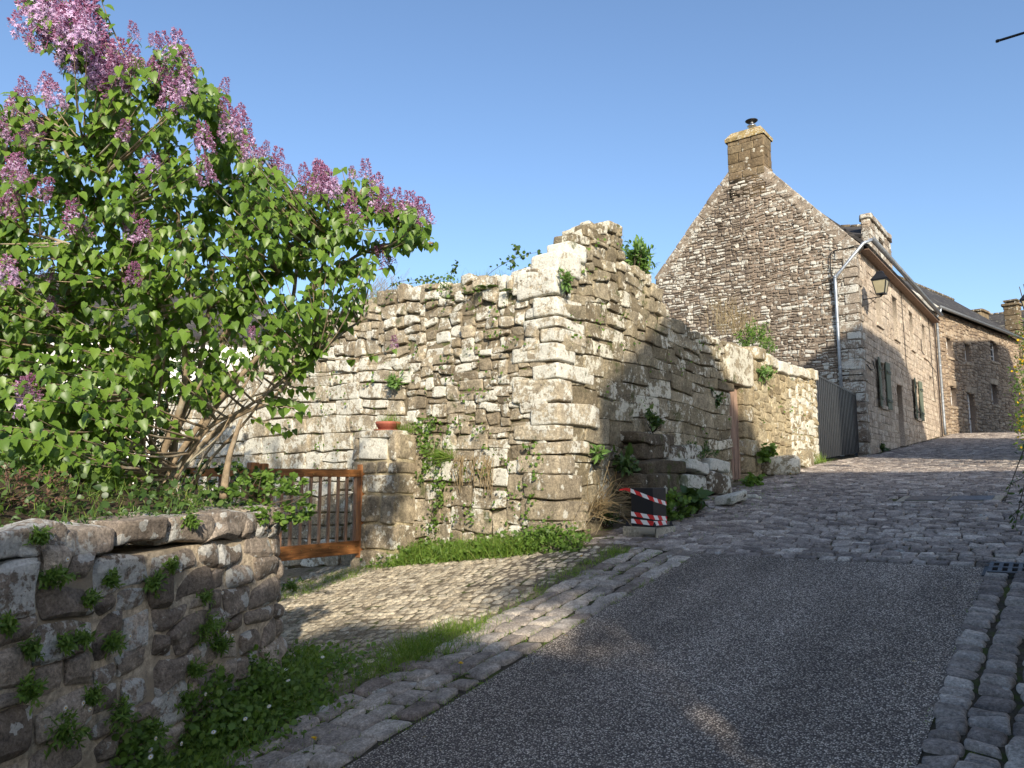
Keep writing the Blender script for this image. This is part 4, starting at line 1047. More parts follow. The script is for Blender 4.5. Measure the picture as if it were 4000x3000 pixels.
# ================================================================== FLOWER POT
pc = np.array([onY(1515, 1712, YW - .18)[0], YW - .18, 2.55])
pot = thing('flower_pot', pc, 'shallow terracotta bowl pot standing on the squat stone pillar', 'flower pot')
mb = MB(); lathe(mb, pc, [(.0, .025), (.12, .025), (.165, .10), (.17, .105), (.175, .135), (.165, .14), (.15, .12), (.0, .115)], 24); bw = mb.build('bowl', M['terracotta'], pot)
mb = MB(); lathe(mb, pc, [(.0, .0), (.14, .0), (.19, .02), (.195, .03), (.18, .028), (.0, .02)], 24); mb.build('saucer', M['terracotta'], pot)
# ================================================================== BOX WITH BARRIER TAPE
bc = onG(2554, 2098); dv = nrm(np.array([bc[0], bc[1], 0])); tdist = np.linalg.norm(bc[:2])
rv = np.array([dv[1], -dv[0], 0]); ang = math.radians(31)
fl = -rv * math.cos(ang) + dv * math.sin(ang); fr = rv * math.sin(ang) + dv * math.cos(ang)     # along the left and right faces away from the near corner
S = 84 * tdist / FPX / math.cos(ang); HB = 141 * tdist / FPX
bx = thing('service_box', bc + (fl + fr) * S / 2, 'black metal box on a concrete plinth wrapped in red and white tape', 'service box')
cz = zg(bc[0], bc[1])
ctr = bc + (fl + fr) * S / 2; axb = np.array([fl, fr, [0, 0, 1.]])
mb = MB(); bevbox(mb, (ctr[0], ctr[1], cz + .045), axb, (S / 2 + .075, S / 2 + .075, .065), .012); mb.build('plinth', M['concrete'], bx)
mb = MB(); bevbox(mb, (ctr[0], ctr[1], cz + .117), axb, (S / 2 + .055, S / 2 + .055, .007), .002); mb.build('base_plate', M['blackbox'], bx, smooth=False)
zb = cz + .124; mb = MB(); bevbox(mb, (ctr[0], ctr[1], zb + HB / 2), axb, (S / 2, S / 2, HB / 2), .004); mb.build('body', M['blackbox'], bx, smooth=False)
for a in (-1, 1):
    for b in (-1, 1):
        p = ctr + fl * a * (S / 2 + .035) + fr * b * (S / 2 + .035); mb = MB(); lathe(mb, (p[0], p[1], zb), [(.018, 0), (.018, .02), (.010, .022), (.010, .04), (0, .041)], 8); mb.build('bolt', M['blackbox'], bx)
def tape(za, zb_, zc, w, ph):
    """band round the two visible faces: heights at left edge, near corner, right edge; alternate red / white slanted panels"""
    e = .004; pts = [bc + fl * (S + .0) - fr * e - fl * 0, bc - fl * e - fr * e, bc + fr * S - fl * e]
    # back edges
    L1 = np.linalg.norm(pts[1] - pts[0]); L2 = np.linalg.norm(pts[2] - pts[1]); red = MB(); wht = MB(); per = .085; T = L1 + L2
    def P(s, h):
        if s <= L1: q = pts[0] + (pts[1] - pts[0]) * s / L1; z = za + (zb_ - za) * s / L1
        else: q = pts[1] + (pts[2] - pts[1]) * (s - L1) / L2; z = zb_ + (zc - zb_) * (s - L1) / L2
        return np.array([q[0], q[1], zb + z + (h - .5) * w])
    s = -w; k = 0
    while s < T:
        for (h0, h1) in ((0, .5), (.5, 1)):
            a, b_ = s + (1 - h0) * w * .8, s + (1 - h1) * w * .8
            cuts = [0.0, 1.0]
            q = []
            for (ss, hh) in ((a, h0), (a + per, h0), (b_ + per, h1), (b_, h1)): q.append((min(max(ss, 0), T), hh))
            if q[1][0] - q[0][0] < 1e-4 and q[2][0] - q[3][0] < 1e-4: continue
            tgt = wht if k % 2 == 0 else red
            if q[0][0] < L1 < q[1][0] or q[3][0] < L1 < q[2][0]:
                l = [(min(x, L1), h) for x, h in q]; r = [(max(x, L1), h) for x, h in q]
                for g in (l, r): tgt.add([P(*x) for x in g], np.array([[0, 1, 2, 3]]))
            else: tgt.add([P(*x) for x in q], np.array([[0, 1, 2, 3]]))
        s += per * (1.0 if k % 2 else 1.0); k += 1
    r_ = red.build('barrier_tape', M['tape_r'], bx, smooth=False); wht.build('white_stripe', M['tape_w'], r_, smooth=False)
tape(HB * .93, HB * .70, HB * .57, .045, 0); tape(HB * .30, HB * .22, HB * .165, .048, .03); tape(HB * .105, HB * .06, HB * .05, .05, .05)
te = bc + fl * S - fr * .004; mb = MB()     # loose fluttering end
P0 = np.array([te[0], te[1], zb + HB * .93]); pts = [P0, P0 + fl * .05 + (0, 0, .012), P0 + fl * .10 + fr * .02 + (0, 0, .012), P0 + fl * .15 + (0, 0, .0)]
V = []; 
for i, p in enumerate(pts): V += [p + (0, 0, .022 - .004 * i), p - (0, 0, .022 - .006 * i)]
mb.add(V, np.array([[0, 1, 3, 2], [2, 3, 5, 4], [4, 5, 7, 6]])); mb.build('tape_end', M['tape_r'], bx)
# ================================================================== STEPPED STONE BLOCKS AGAINST THE STREET WALL
stp_ = thing('stone_steps', (XW + .3, 10.5, 1.6), 'stepped stack of heavy dark stone blocks against the shaded street wall before the plank door', 'stone steps')
def blockpx(x0, y0, x1, y1, X, dep, tn, li, m=9):
    a = onX(x0, (y0 + y1) / 2, X); b = onX(x1, (y0 + y1) / 2, X); zt_ = onX((x0 + x1) / 2, y0, X)[2]; zb_ = onX((x0 + x1) / 2, y1, X)[2]
    mb = MB(); rock(mb, (X - dep / 2, (a[1] + b[1]) / 2, (zt_ + zb_) / 2), (dep / 2, (b[1] - a[1]) / 2 - .006, (zt_ - zb_) / 2 + .004), m=m, amp=.03, tone=tn, lich=li, nscale=2.2)
    return mb
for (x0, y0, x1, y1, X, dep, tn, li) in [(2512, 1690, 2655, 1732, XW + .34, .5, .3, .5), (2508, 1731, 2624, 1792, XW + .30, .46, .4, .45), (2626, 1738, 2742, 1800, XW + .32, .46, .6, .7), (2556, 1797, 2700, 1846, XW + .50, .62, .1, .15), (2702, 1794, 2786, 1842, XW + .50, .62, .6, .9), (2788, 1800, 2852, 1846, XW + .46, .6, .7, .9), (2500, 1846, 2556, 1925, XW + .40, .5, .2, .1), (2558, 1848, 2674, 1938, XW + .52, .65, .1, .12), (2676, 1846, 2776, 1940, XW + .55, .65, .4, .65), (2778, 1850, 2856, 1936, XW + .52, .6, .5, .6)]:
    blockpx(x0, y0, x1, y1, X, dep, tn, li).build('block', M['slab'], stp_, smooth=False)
def boulder(px, py, w, h, d, label, tn=.6, li=.7, m=3.2, rot=0, name='boulder', mat='ashlar', sink=.25):
    g = onG(px, py); s = np.linalg.norm(g[:2]) / FPX
    hw, hh = w * s / 2, h * s / 2; ca, sa = math.cos(rot), math.sin(rot)
    mb = MB(); rock(mb, (g[0], g[1], zg(g[0], g[1]) + hh * (1 - sink)), (d / 2, hw, hh), np.array([[ca, sa, 0], [-sa, ca, 0], [0, 0, 1]]), m=m, amp=.04, tone=tn, lich=li, nscale=2.4)
    return mb.build(name, M[mat], label=label, cat='stone')
boulder(3050, 1852, 190, 78, .75, 'large rounded lichen covered boulder at the foot of the sunlit garden wall', rot=.3)
boulder(3135, 1824, 100, 72, .4, 'upright block of stone beside the large boulder, against the garden wall', tn=.5, li=.5, m=6)
boulder(2850, 1972, 110, 40, .35, 'low flat white topped kerb stone beside the broad leaved plant', li=.9, m=6, mat='slab')
boulder(2560, 1950, 75, 40, .3, 'small pale rounded stone just behind the taped black box', li=.8, m=4, tn=.7)
boulder(2925, 1948, 60, 22, .25, 'small flat stone in the weeds near the door step', li=.8, m=5, mat='slab')
boulder(2130, 2088, 75, 38, .26, 'loose pale stone lying at the foot of the ruin corner', li=.8, m=7, tn=.8, rot=1.3)
# ================================================================== STEEL GATE
ga = np.array([-4.98, 17.93, 0]); e_ = onY(3340, 1530, HY - .12); gb = np.array([e_[0], HY - .12, 0])
zA = onP(3192, 1490, ga, nrm(np.cross(gb - ga, (0, 0, 1))))[2]; zB = e_[2]
sg = thing('steel_gate', (ga + gb) / 2 + np.array([0, 0, 2.5]), 'anthracite ribbed metal gate closing the gap beside the tall stone house', 'gate')
gl = np.linalg.norm(gb - ga); gd = (gb - ga) / gl; gn = np.array([gd[1], -gd[0], 0])
zlo = lambda s: zg(*(ga + gd * s)[:2]) + .06
ztop = min(zA, zB) + abs(zA - zB) / 2
mb = MB(); n = 26
for k in range(n):
    for off, a0, a1 in ((0.0, 0, .55), (.022, .55, 1.0)):
        s0, s1 = gl * (k + a0) / n, gl * (k + a1) / n; V = []
        for s in (s0, s1):
            for d in (off, off - .03):
                for z in (zlo(s), ztop): p = ga + gd * s + gn * d; V.append((p[0], p[1], z))
        mb.add(V, BOXF)
mb.build('panel', M['darkgate'], sg, smooth=False)
mb = MB(); bar(mb, ga + (0, 0, ztop + .02), gb + (0, 0, ztop + .02), .06, .05); mb.build('top_rail', M['darkgate'], sg, smooth=False)
for s in (.03, gl - .03): mb = MB(); p = ga + gd * s - gn * .05; bar(mb, p + (0, 0, zlo(s) - .1), p + (0, 0, ztop + .03), .06, .06, up=(1, 0, 0)); mb.build('post', M['darkgate'], sg, smooth=False)
# ================================================================== LANTERNS
def lantern(cx, cy, z0, z1, side, wallx, label, group=None):
    h = z1 - z0; r1 = h * .235; lp = thing('wall_lantern', (wallx, cy, z0 - .2), label, 'street lamp', group)
    mb = MB(); r0 = r1 * .62
    zg0, zg1 = z0 + h * .10, z0 + h * .58
    sq = lambda r, z: [(cx - r, cy - r, z), (cx + r, cy - r, z), (cx + r, cy + r, z), (cx - r, cy + r, z)]
    Q4 = np.array([[0, 1, 5, 4], [1, 2, 6, 5], [2, 3, 7, 6], [3, 0, 4, 7]])
    mb.add(sq(r0, zg0) + sq(r1, zg1), Q4); mb.build('glass', M['lampglass'], lp, smooth=False)
    mb = MB()
    for a, b in zip(sq(r0 * 1.03, zg0), sq(r1 * 1.03, zg1)): tube(mb, [a, b], h * .018, 5)
    bevbox(mb, (cx, cy, zg0 - h * .015), I3, (r0 * 1.1, r0 * 1.1, h * .02), .003); bevbox(mb, (cx, cy, zg1 + h * .012), I3, (r1 * 1.1, r1 * 1.1, h * .022), .003)
    tube(mb, [(cx, cy, z0), (cx, cy, zg0)], [h * .03, r0 * .8], 8); mb.build('frame', M['iron'], lp, smooth=False)
    mb = MB(); mb.add(sq(r1 * 1.22, zg1 + h * .03) + sq(r1 * .50, z0 + h * .86), [Q4, np.array([[4, 5, 6, 7]])]); mb.add(sq(r1 * .55, z0 + h * .86) + sq(r1 * .42, z0 + h * .93), [Q4, np.array([[4, 5, 6, 7]])]); lathe(mb, (cx, cy, z0 + h * .93), [(.05 * h, 0), (.02 * h, .02 * h), (.035 * h, .04 * h), (0, .07 * h)], 8); mb.build('hood', M['iron'], lp, smooth=False)
    mb = MB(); bevbox(mb, (wallx, cy, z0 - .07 * h), I3, (.022, .04, h * .22), .004); mb.build('wall_plate', M['iron'], lp)
    mb = MB(); s = 1 if cx > wallx else -1; tube(mb, [(wallx, cy, z0 - .03), (cx, cy, z0 - .01)], .016, 8); br = mb.build('arm', M['iron'], lp)
    mb = MB(); P = [(wallx + s * .02, cy, z0 - .18 * h - .05)]; a = np.linspace(0, 4.4, 22)
    L_ = abs(cx - wallx)
    for t in np.linspace(.1, 1, 8): P.append((wallx + s * L_ * .62 * t, cy, z0 - .20 - .02 * math.sin(t * 3) + .12 * t ** 2))
    ce = P[-1]; 
    for t in np.linspace(.2, 4.6, 14): rr = .05 * (1 - t / 6.5); P.append((ce[0] + s * rr * math.sin(t), cy, ce[2] + .05 - rr * math.cos(t)))
    tube(mb, P, .008, 6); mb.build('scroll', M['iron'], br)
    return lp
LY = 24.0; lc = onY(3439, 1100, LY); z1 = onY(3442, 1053, LY)[2]; z0 = onY(3436, 1158, LY)[2]
lantern(lc[0], LY, z0, z1, 1, HX + .03, 'black four sided wall lantern with frosted glass on the corner of the tall house')
q1 = at(4022, 1140, 11); q0 = at(4022, 1245, 11)
lantern(q1[0], q1[1], q0[2], q1[2] + .05, -1, 1.18, 'black lantern cut off by the right edge of the photo above the hedge')
a = at(3897, 160, 6); b_ = at(4150, 82, 6); mb = MB(); tube(mb, [a, a + (b_ - a) * .5, b_, b_ + np.array([1.19 - b_[0], .05, .03])], .011, 8); lathe(mb, a, [(0, -.012), (.015, -.008), (.015, .008), (0, .012)], 8); mb.build('iron_bracket', M['iron'], label='thin black iron rod reaching into the sky at the top right corner', cat='bracket')
# ================================================================== COVERS IN THE ROAD
pcv = (-1.95, -.85, 10.35, 10.95)
mc = thing('cable_chamber_cover', (-1.4, 10.65, zg(-1.4, 10.65)), 'long dark rectangular steel chamber cover set flat among the street setts', 'manhole cover')
mb = MB()
def tile(mb, x0, x1, y0, y1, o, th=.03):
    V = [(x, y, zg(x, y) + o - k) for x in (x0, x1) for y in (y0, y1) for k in (th, 0)]; mb.add(V, BOXF)
tile(mb, pcv[0], pcv[1], pcv[2], pcv[3], .004); mb.build('concrete_surround', M['concrete'], mc, smooth=False)
for k in range(2): mb = MB(); tile(mb, -1.86 + k * .47, -1.41 + k * .47, 10.43, 10.87, .013, .02); mb.build('lid', M['iron'], mc, smooth=False)
gq = onG(3962, 2232)
dg = thing('drain_grate', gq, 'cast iron drain grate with bar slots at the right kerb', 'drain')
mb = MB(); x0, x1, y0, y1 = gq[0] - .15, gq[0] + .36, gq[1] - .13, gq[1] + .13
for k in range(9): xx = x0 + (x1 - x0) * k / 8; tile(mb, xx - .014, xx + .014, y0, y1, .03, .03)
for yy in (y0, (y0 + y1) / 2, y1): tile(mb, x0 - .012, x1 + .012, yy - .016, yy + .016, .0305, .03)
mb.build('grating', M['iron'], dg, smooth=False); mb = MB(); tile(mb, x0 - .05, x1 + .05, y0 - .05, y1 + .05, .008, .03); mb.build('pit', M['cable'], dg, smooth=False)
# ================================================================== HOUSES AND GARDEN ACROSS THE STREET (outside the picture, they shade it)
def back(Xp, Y, z, xc): k = (xc - Xp) / -L[0]; return Y - L[1] * k, z - L[2] * k
def prism(mb, prof, x0, x1):
    n = len(prof); V = [(x0, y, z) for y, z in prof] + [(x1, y, z) for y, z in prof]; k = np.arange(n)
    mb.add(V, [k[None], (k + n)[::-1][None], np.stack([k, k + n, (k + 1) % n + n, (k + 1) % n], 1)])
XC = 1.2
lf, ap = back(XW, 8.08, 3.0, XC), back(XW, 10.75, 4.66, XC)
c1 = thing('facing_house', (4, lf[0] + 2.5, .7), 'stone house across the street standing with its gable to the road beside the camera', 'house')
mb = MB(); yr = ap[0] + 1.75; prism(mb, [(lf[0], 0), (yr, 0), (yr, ap[1] - 1.8), (ap[0], ap[1] - .02), (lf[0], lf[1])], XC, 9); mb.build('wall', M['render'], c1, smooth=False)  # white render on these unseen walls is chosen to bounce light into the street
mb = MB(); slope(mb, [(XC + .02, lf[0] - .02, lf[1] + .05), (9, lf[0] - .02, lf[1] + .05), (9, ap[0], ap[1] + .08), (XC + .02, ap[0], ap[1] + .08)]); slope(mb, [(XC + .02, yr + .1, ap[1] - 1.85), (9, yr + .1, ap[1] - 1.85), (9, ap[0], ap[1] + .08), (XC + .02, ap[0], ap[1] + .08)]); mb.build('roof', M['slate'], c1, smooth=False)
ea = back(HX, 23.4, 6.5, XC); eb = back(HX, 29.3, 6.5, XC); ya_, _ = back(XW, 20.6, 3, XC)
c2 = thing('facing_cottage', (4, ya_ + 3, 2.3), 'long low pitched cottage across the street facing the tall stone house', 'house')
mb = MB(); box(mb, (XC, ya_, 1.5), (7, eb[0], ea[1])); mb.build('wall', M['render'], c2, smooth=False)
mb = MB(); slope(mb, [(XC, ya_, ea[1]), (XC, eb[0], ea[1]), (4, eb[0], ea[1] + .9), (4, ya_, ea[1] + .9)]); slope(mb, [(7, ya_, ea[1]), (7, eb[0], ea[1]), (4, eb[0], ea[1] + .9), (4, ya_, ea[1] + .9)]); mb.build('roof', M['slate'], c2, smooth=False)
yc, _ = back(-4.6, 39.8, 5, 1.5)
c3 = thing('facing_barn', (5, 44, 3.9), 'tall barn across the street facing the brown house at the bend', 'house')
mb = MB(); box(mb, (1.5, yc, 3), (9, 40.5, 12.2)); mb.build('wall', M['render'], c3, smooth=False)
mb = MB(); slope(mb, [(1.5, yc, 12.2), (1.5, 40.5, 12.2), (5, 40.5, 14), (5, yc, 14)]); slope(mb, [(9, yc, 12.2), (9, 40.5, 12.2), (5, 40.5, 14), (5, yc, 14)]); mb.build('roof', M['slate'], c3, smooth=False)
c0 = thing('garden_house', (5, -8, -1), 'flat roofed white house behind the camera on the right of the street', 'house')
mb = MB(); box(mb, (1.6, -16, -2.5), (4.5, -1.75, 4.9)); mb.build('wall', M['render'], c0, smooth=False)
mb = MB(); slope(mb, [(1.55, -16, 5.0), (1.55, -1.7, 5.0), (4.6, -1.7, 4.95), (4.6, -16, 4.95)]); mb.build('roof', M['slate'], c0, smooth=False)
# ================================================================== PLANTS
def tmpl(kind):
    if kind == 'heart':
        m = [(0, 0, 0), (0, .3, -.01), (0, .62, -.05), (0, 1, -.16)]; e = [(.22, -.08, .05), (.41, .18, .09), (.27, .58, .04)]
    elif kind == 'lance':
        m = [(0, 0, 0), (0, .33, .03), (0, .66, .0), (0, 1, -.10)]; e = [(.06, .08, .01), (.16, .38, .06), (.12, .70, .02)]
    elif kind == 'round':
        m = [(0, 0, 0), (0, .35, .0), (0, .7, .0), (0, .95, -.03)]; e = [(.30, .02, .04), (.52, .42, .06), (.32, .85, .03)]
    V = np.array(m + e + [(-x, y, z) for x, y, z in e], float)
    F4 = [[0, 4, 5, 1], [1, 5, 6, 2], [0, 1, 8, 7], [1, 2, 9, 8]]; F3 = [[2, 6, 3], [2, 3, 9]]
    return V, [np.array(F4), np.array(F3)]
TM = {k: tmpl(k) for k in ('heart', 'lance', 'round')}
def place(mb, kind, P, T, Nn, S, tone):
    V, F = TM[kind] if isinstance(kind, str) else kind
    P = np.asarray(P, float); n = len(P)
    if n == 0: return
    T = nrm(T); B_ = nrm(np.cross(T, Nn)); Nn = np.cross(B_, T)
    S = np.broadcast_to(S, (n,))
    W = P[:, None] + S[:, None, None] * (V[None, :, 0, None] * B_[:, None] + V[None, :, 1, None] * T[:, None] + V[None, :, 2, None] * Nn[:, None])
    nv = len(V); o = (np.arange(n) * nv)[:, None, None]
    mb.add(W.reshape(-1, 3), [(f[None] + o).reshape(-1, f.shape[1]) for f in F], np.repeat(np.broadcast_to(tone, (n,)), nv), .5)
def rdir(n): return nrm(R.normal(size=(n, 3)))
def bush(c, rad, n, size, kind='lance', mat='weed', name='plant', label=None, cat='plant', parent=None, up=.3, stems=8, smat='barkdark', lean=(0, 0, 0), hollow=.4, group=None, foot=None, stemr=.006, kindo=None):
    """leaves gathered in shoots through an uneven volume, each shoot on its own stalk"""
    c = np.asarray(c, float); rad = np.asarray(rad, float); mb = MB(); sm = MB()
    ns = max(5, n // 12); d = rdir(ns); r = R.uniform(hollow, 1, ns) ** .6; ctr = d * r[:, None] * rad * R.uniform(.75, 1.12, (ns, 1)) + c + np.asarray(lean) * R.uniform(0, 1, (ns, 1))
    per = max(3, n // ns)
    for i in range(ns):
        o = nrm(d[i] + np.array([0, 0, up])); L_ = size * 2.2
        t = R.uniform(0, 1, per); P = ctr[i] - o * L_ * (1 - t)[:, None] * .8 + R.normal(0, size * .18, (per, 3))
        T = nrm(o * .5 + rdir(per) * .9); Nn = nrm(np.array([0, 0, .6]) - L * .6 + rdir(per) * .6)
        place(mb, kind, P, T, Nn, size * R.uniform(.55, 1.15, per), np.clip(R.normal(.5, .22, per) + .25 * (t - .5), 0, 1))
    f = c - np.array([0, 0, rad[2] * .9]) if foot is None else np.asarray(foot, float)
    for i in range(0, ns, max(1, ns // max(1, stems))):
        m = (f + ctr[i]) / 2 + R.normal(0, .1, 3) * rad; tube(sm, [f + R.normal(0, .012, 3), m, ctr[i]], [stemr, stemr * .8, stemr * .4], 5, R.random())
    if kindo == 'stuff': return mb, sm
    if label:
        root = thing(name, f, label, cat, group); mb.build('foliage', M[mat], root); sm.build('stems', M[smat], root); return root
    return mb, sm
GB = [np.array([(-.5, 0, 0), (.5, 0, 0), (.35, .5, .04), (-.35, .5, .04), (0, 1, -.12)], float), [np.array([[0, 1, 2, 3]]), np.array([[3, 2, 4]])]]
def blades(mb, P, h, w, spread=.5, tone=None, lean=None):
    n = len(P); T = nrm(np.array([0, 0, 1.]) + R.normal(0, spread, (n, 3)) + (0 if lean is None else np.asarray(lean))); Nn = rdir(n)
    B_ = nrm(np.cross(T, Nn)); Nn = np.cross(B_, T); V, F = GB; H = R.uniform(*h, n); W_ = R.uniform(*w, n)
    Wd = P[:, None] + W_[:, None, None] * V[None, :, 0, None] * B_[:, None] + H[:, None, None] * (V[None, :, 1, None] * T[:, None] + V[None, :, 2, None] * 2.2 * Nn[:, None])
    o = (np.arange(n) * 5)[:, None, None]
    mb.add(Wd.reshape(-1, 3), [(f[None] + o).reshape(-1, f.shape[1]) for f in F], np.repeat(R.beta(2, 2, n) if tone is None else tone, 5), .5)
# ------------------------------------------------------------------ LILAC
TB = 5.55
lil = thing('lilac_bush', at(640, 1850, TB), 'big lilac bush in purple flower rising from the bed above the near wall', 'shrub')
SIL = np.array([(-320, 380), (0, 400), (70, 350), (130, 430), (250, 420), (310, 260), (215, 150), (165, 110), (60, 60), (90, -80), (380, -80), (390, 70), (330, 150), (420, 220), (480, 240), (530, 200), (580, 260), (640, 160), (730, 160), (760, 240), (860, 340), (900, 440), (960, 480), (985, 570), (1050, 610), (1100, 650), (1150, 700), (1190, 670), (1300, 650), (1440, 660), (1480, 720), (1560, 790), (1680, 830), (1690, 900), (1705, 950), (1600, 950), (1510, 930), (1450, 1060), (1400, 1100), (1330, 1180), (1270, 1260), (1200, 1330), (1265, 1530), (1140, 1700), (1080, 1640), (1150, 1500), (1040, 1320), (960, 1450), (860, 1490), (700, 1560), (480, 1660), (420, 1850), (100, 1860), (-320, 1950)], float)
def inside(p, poly):
    x, y = p[:, 0], p[:, 1]; r = np.zeros(len(p), bool); j = len(poly) - 1
    for i in range(len(poly)):
        xi, yi = poly[i]; xj, yj = poly[j]
        r ^= ((yi > y) != (yj > y)) & (x < (xj - xi) * (y - yi) / (yj - yi + 1e-9) + xi); j = i
    return r
STEMS = [([(590, 1860), (650, 1740), (723, 1563), (729, 1412), (711, 1262), (747, 1159), (693, 990), (690, 800), (640, 560), (610, 380)], .030, 5.6, 5.5), ([(600, 1860), (660, 1690), (720, 1600), (800, 1450), (880, 1330), (985, 1130), (960, 900), (900, 640)], .024, 5.6, 5.8),
         ([(560, 1850), (300, 1750), (223, 1620), (229, 1470), (259, 1260), (313, 1050), (337, 960), (360, 815), (420, 675), (440, 500), (400, 330), (250, 160), (150, 30)], .036, 5.7, 5.2), ([(300, 1700), (331, 1430), (400, 1330), (458, 1273), (560, 1100), (540, 900), (520, 700), (500, 480), (520, 260)], .028, 5.8, 6.0),
         ([(640, 1870), (760, 1740), (860, 1560), (1000, 1400), (1100, 1270), (1220, 1130), (1390, 1000), (1500, 950), (1690, 945)], .026, 5.5, 5.7), ([(650, 1880), (800, 1720), (900, 1640), (1060, 1560), (1180, 1430), (1300, 1330), (1400, 1260)], .026, 5.6, 6.2), ([(620, 1870), (760, 1680), (900, 1530), (1075, 1300), (1140, 1180), (1160, 980), (1200, 820), (1290, 720)], .026, 5.7, 5.9),
         ([(870, 1870), (895, 1780), (930, 1690), (945, 1640)], .030, 5.0, 5.0), ([(640, 1860), (700, 1650), (780, 1480), (800, 1300), (830, 1100), (800, 900), (820, 700), (780, 480), (720, 300)], .026, 5.8, 6.2), ([(560, 1860), (560, 1600), (620, 1350), (600, 1200), (450, 1050), (250, 950), (60, 900)], .024, 5.5, 4.9),
         ([(660, 1870), (820, 1660), (960, 1600), (1130, 1480), (1240, 1400)], .018, 5.3, 5.2), ([(300, 1760), (120, 1500), (60, 1200), (-40, 900), (30, 600), (60, 430)], .028, 5.8, 5.4), ([(700, 1330), (620, 1160), (560, 1010), (430, 900), (340, 760), (240, 560), (130, 480)], .020, 5.6, 5.3), ([(860, 1330), (960, 1180), (1100, 1060), (1250, 930), (1400, 860), (1560, 840)], .016, 5.6, 5.3), ([(1220, 1130), (1300, 960), (1380, 800), (1430, 700)], .014, 5.6, 5.8), ([(960, 900), (860, 760), (830, 600), (860, 480)], .014, 5.8, 5.5), ([(440, 1120), (520, 1000), (480, 800), (330, 560)], .02, 5.3, 5.0)]
sm = MB(); SK = []
for i in range(16):      # thin stems fanning out of the stool
    f = i / 15; x0 = R.uniform(540, 740); x1 = 180 + f * 1080 + R.normal(0, 40); y1 = R.uniform(1080, 1420) if x1 < 900 else R.uniform(1280, 1500)
    STEMS.append(([(x0, 1925), (x0 + (x1 - x0) * .18, 1800), (x0 + (x1 - x0) * .55 + R.normal(0, 25), 1925 + (y1 - 1925) * .5), (x1, y1)], R.uniform(.010, .019), R.uniform(5.3, 5.9), R.uniform(5.1, 6.2)))
for pts, r0, ta, tb in STEMS:
    pts = np.array(([(pts[0][0] - 15, pts[0][1] + 75)] if pts[0][1] > 1840 else []) + list(pts), float); n = len(pts); k = np.linspace(0, n - 1, (n - 1) * 4 + 1)
    q = np.stack([np.interp(k, np.arange(n), pts[:, i]) for i in (0, 1)], 1); q[1:-1] = (q[:-2] + 2 * q[1:-1] + q[2:]) / 4
    q += np.stack([noise(np.stack([k, k * 0 + r0 * 900, k * 0], 1), .5, 3.), noise(np.stack([k, k * 0 + r0 * 500, k * 0], 1), .5, 9.)], 1) * 9
    t = np.linspace(ta, tb, len(q)); P = np.array([at(x, y, tt) for (x, y), tt in zip(q, t)]); rr = r0 * np.linspace(1.0, .35, len(q))
    tube(sm, P, rr, 8, R.random())
    if not (ta == 5.0 and tb == 5.0): SK.append(np.concatenate([P, rr[:, None]], 1))
SK = np.concatenate(SK)
lf_ = MB(); NT = 1560; cand = np.stack([R.uniform(-320, 1710, 9000), R.uniform(-90, 1950, 9000)], 1); cand = cand[inside(cand, SIL)]
# lighter foliage low on the right where the stems show
keep = R.random(len(cand)) < np.where((cand[:, 1] > 1250) & (cand[:, 0] > 600), .38, 1.0); cand = cand[keep][:NT]
TIPS = []
def twig(px, py, t, leaves=9):
    E_ = at(px, py, t); cnd = SK[SK[:, 2] < E_[2] + .1]
    if len(cnd) < 5: cnd = SK
    d = np.linalg.norm(cnd[:, :3] - E_ - np.array([0, 0, -.12]), axis=1); b = cnd[d.argmin()]; B_ = b[:3]
    ln = np.linalg.norm(E_ - B_); m = B_ * .5 + E_ * .5 + np.array([0, 0, -.06 * ln]) + R.normal(0, .05 * ln, 3)
    s = np.linspace(0, 1, 7)[:, None]; P = B_ * (1 - s) ** 2 + 2 * m * s * (1 - s) + E_ * s ** 2
    tube(sm, P, np.linspace(min(b[3], .0075 + .004 * ln), .0022, 7), 5, R.random(), caps=False)
    ax = nrm(P[-1] - P[-2]); n = leaves; w = min(.34, ln * .9) / max(ln, .05)
    ss = 1 - w * np.repeat(np.linspace(0, 1, (n + 1) // 2), 2)[:n] - R.uniform(0, .02, n)
    Q_ = B_ * ((1 - ss) ** 2)[:, None] + 2 * m * (ss * (1 - ss))[:, None] + E_ * (ss ** 2)[:, None]
    side = nrm(np.cross(np.broadcast_to(ax, (n, 3)), rdir(n))); side[1::2] = -side[::2][:len(side[1::2])]
    Pp = Q_ + side * R.uniform(.012, .03, (n, 1)); T = nrm(side * .55 + ax * .2 + np.array([0, 0, -.75]) + rdir(n) * .25); Nn = nrm(-L * 1.0 + side * .35 + np.array([0, 0, .35]) + rdir(n) * .45)
    place(lf_, 'heart', Pp, T, Nn, R.uniform(.048, .088, n), np.clip(R.normal(.48, .2, n), 0, 1)); TIPS.append((E_, ax))
for (x, y) in cand:
    twig(x, y, float(np.clip(R.normal(5.55, .5), 4.7, 6.7)), int(R.integers(7, 13)))
for i in range(70):      # low sprays hanging toward the wall on the left
    twig(R.uniform(-150, 520), R.uniform(1480, 1870), R.uniform(4.2, 4.9), int(R.integers(7, 12)))
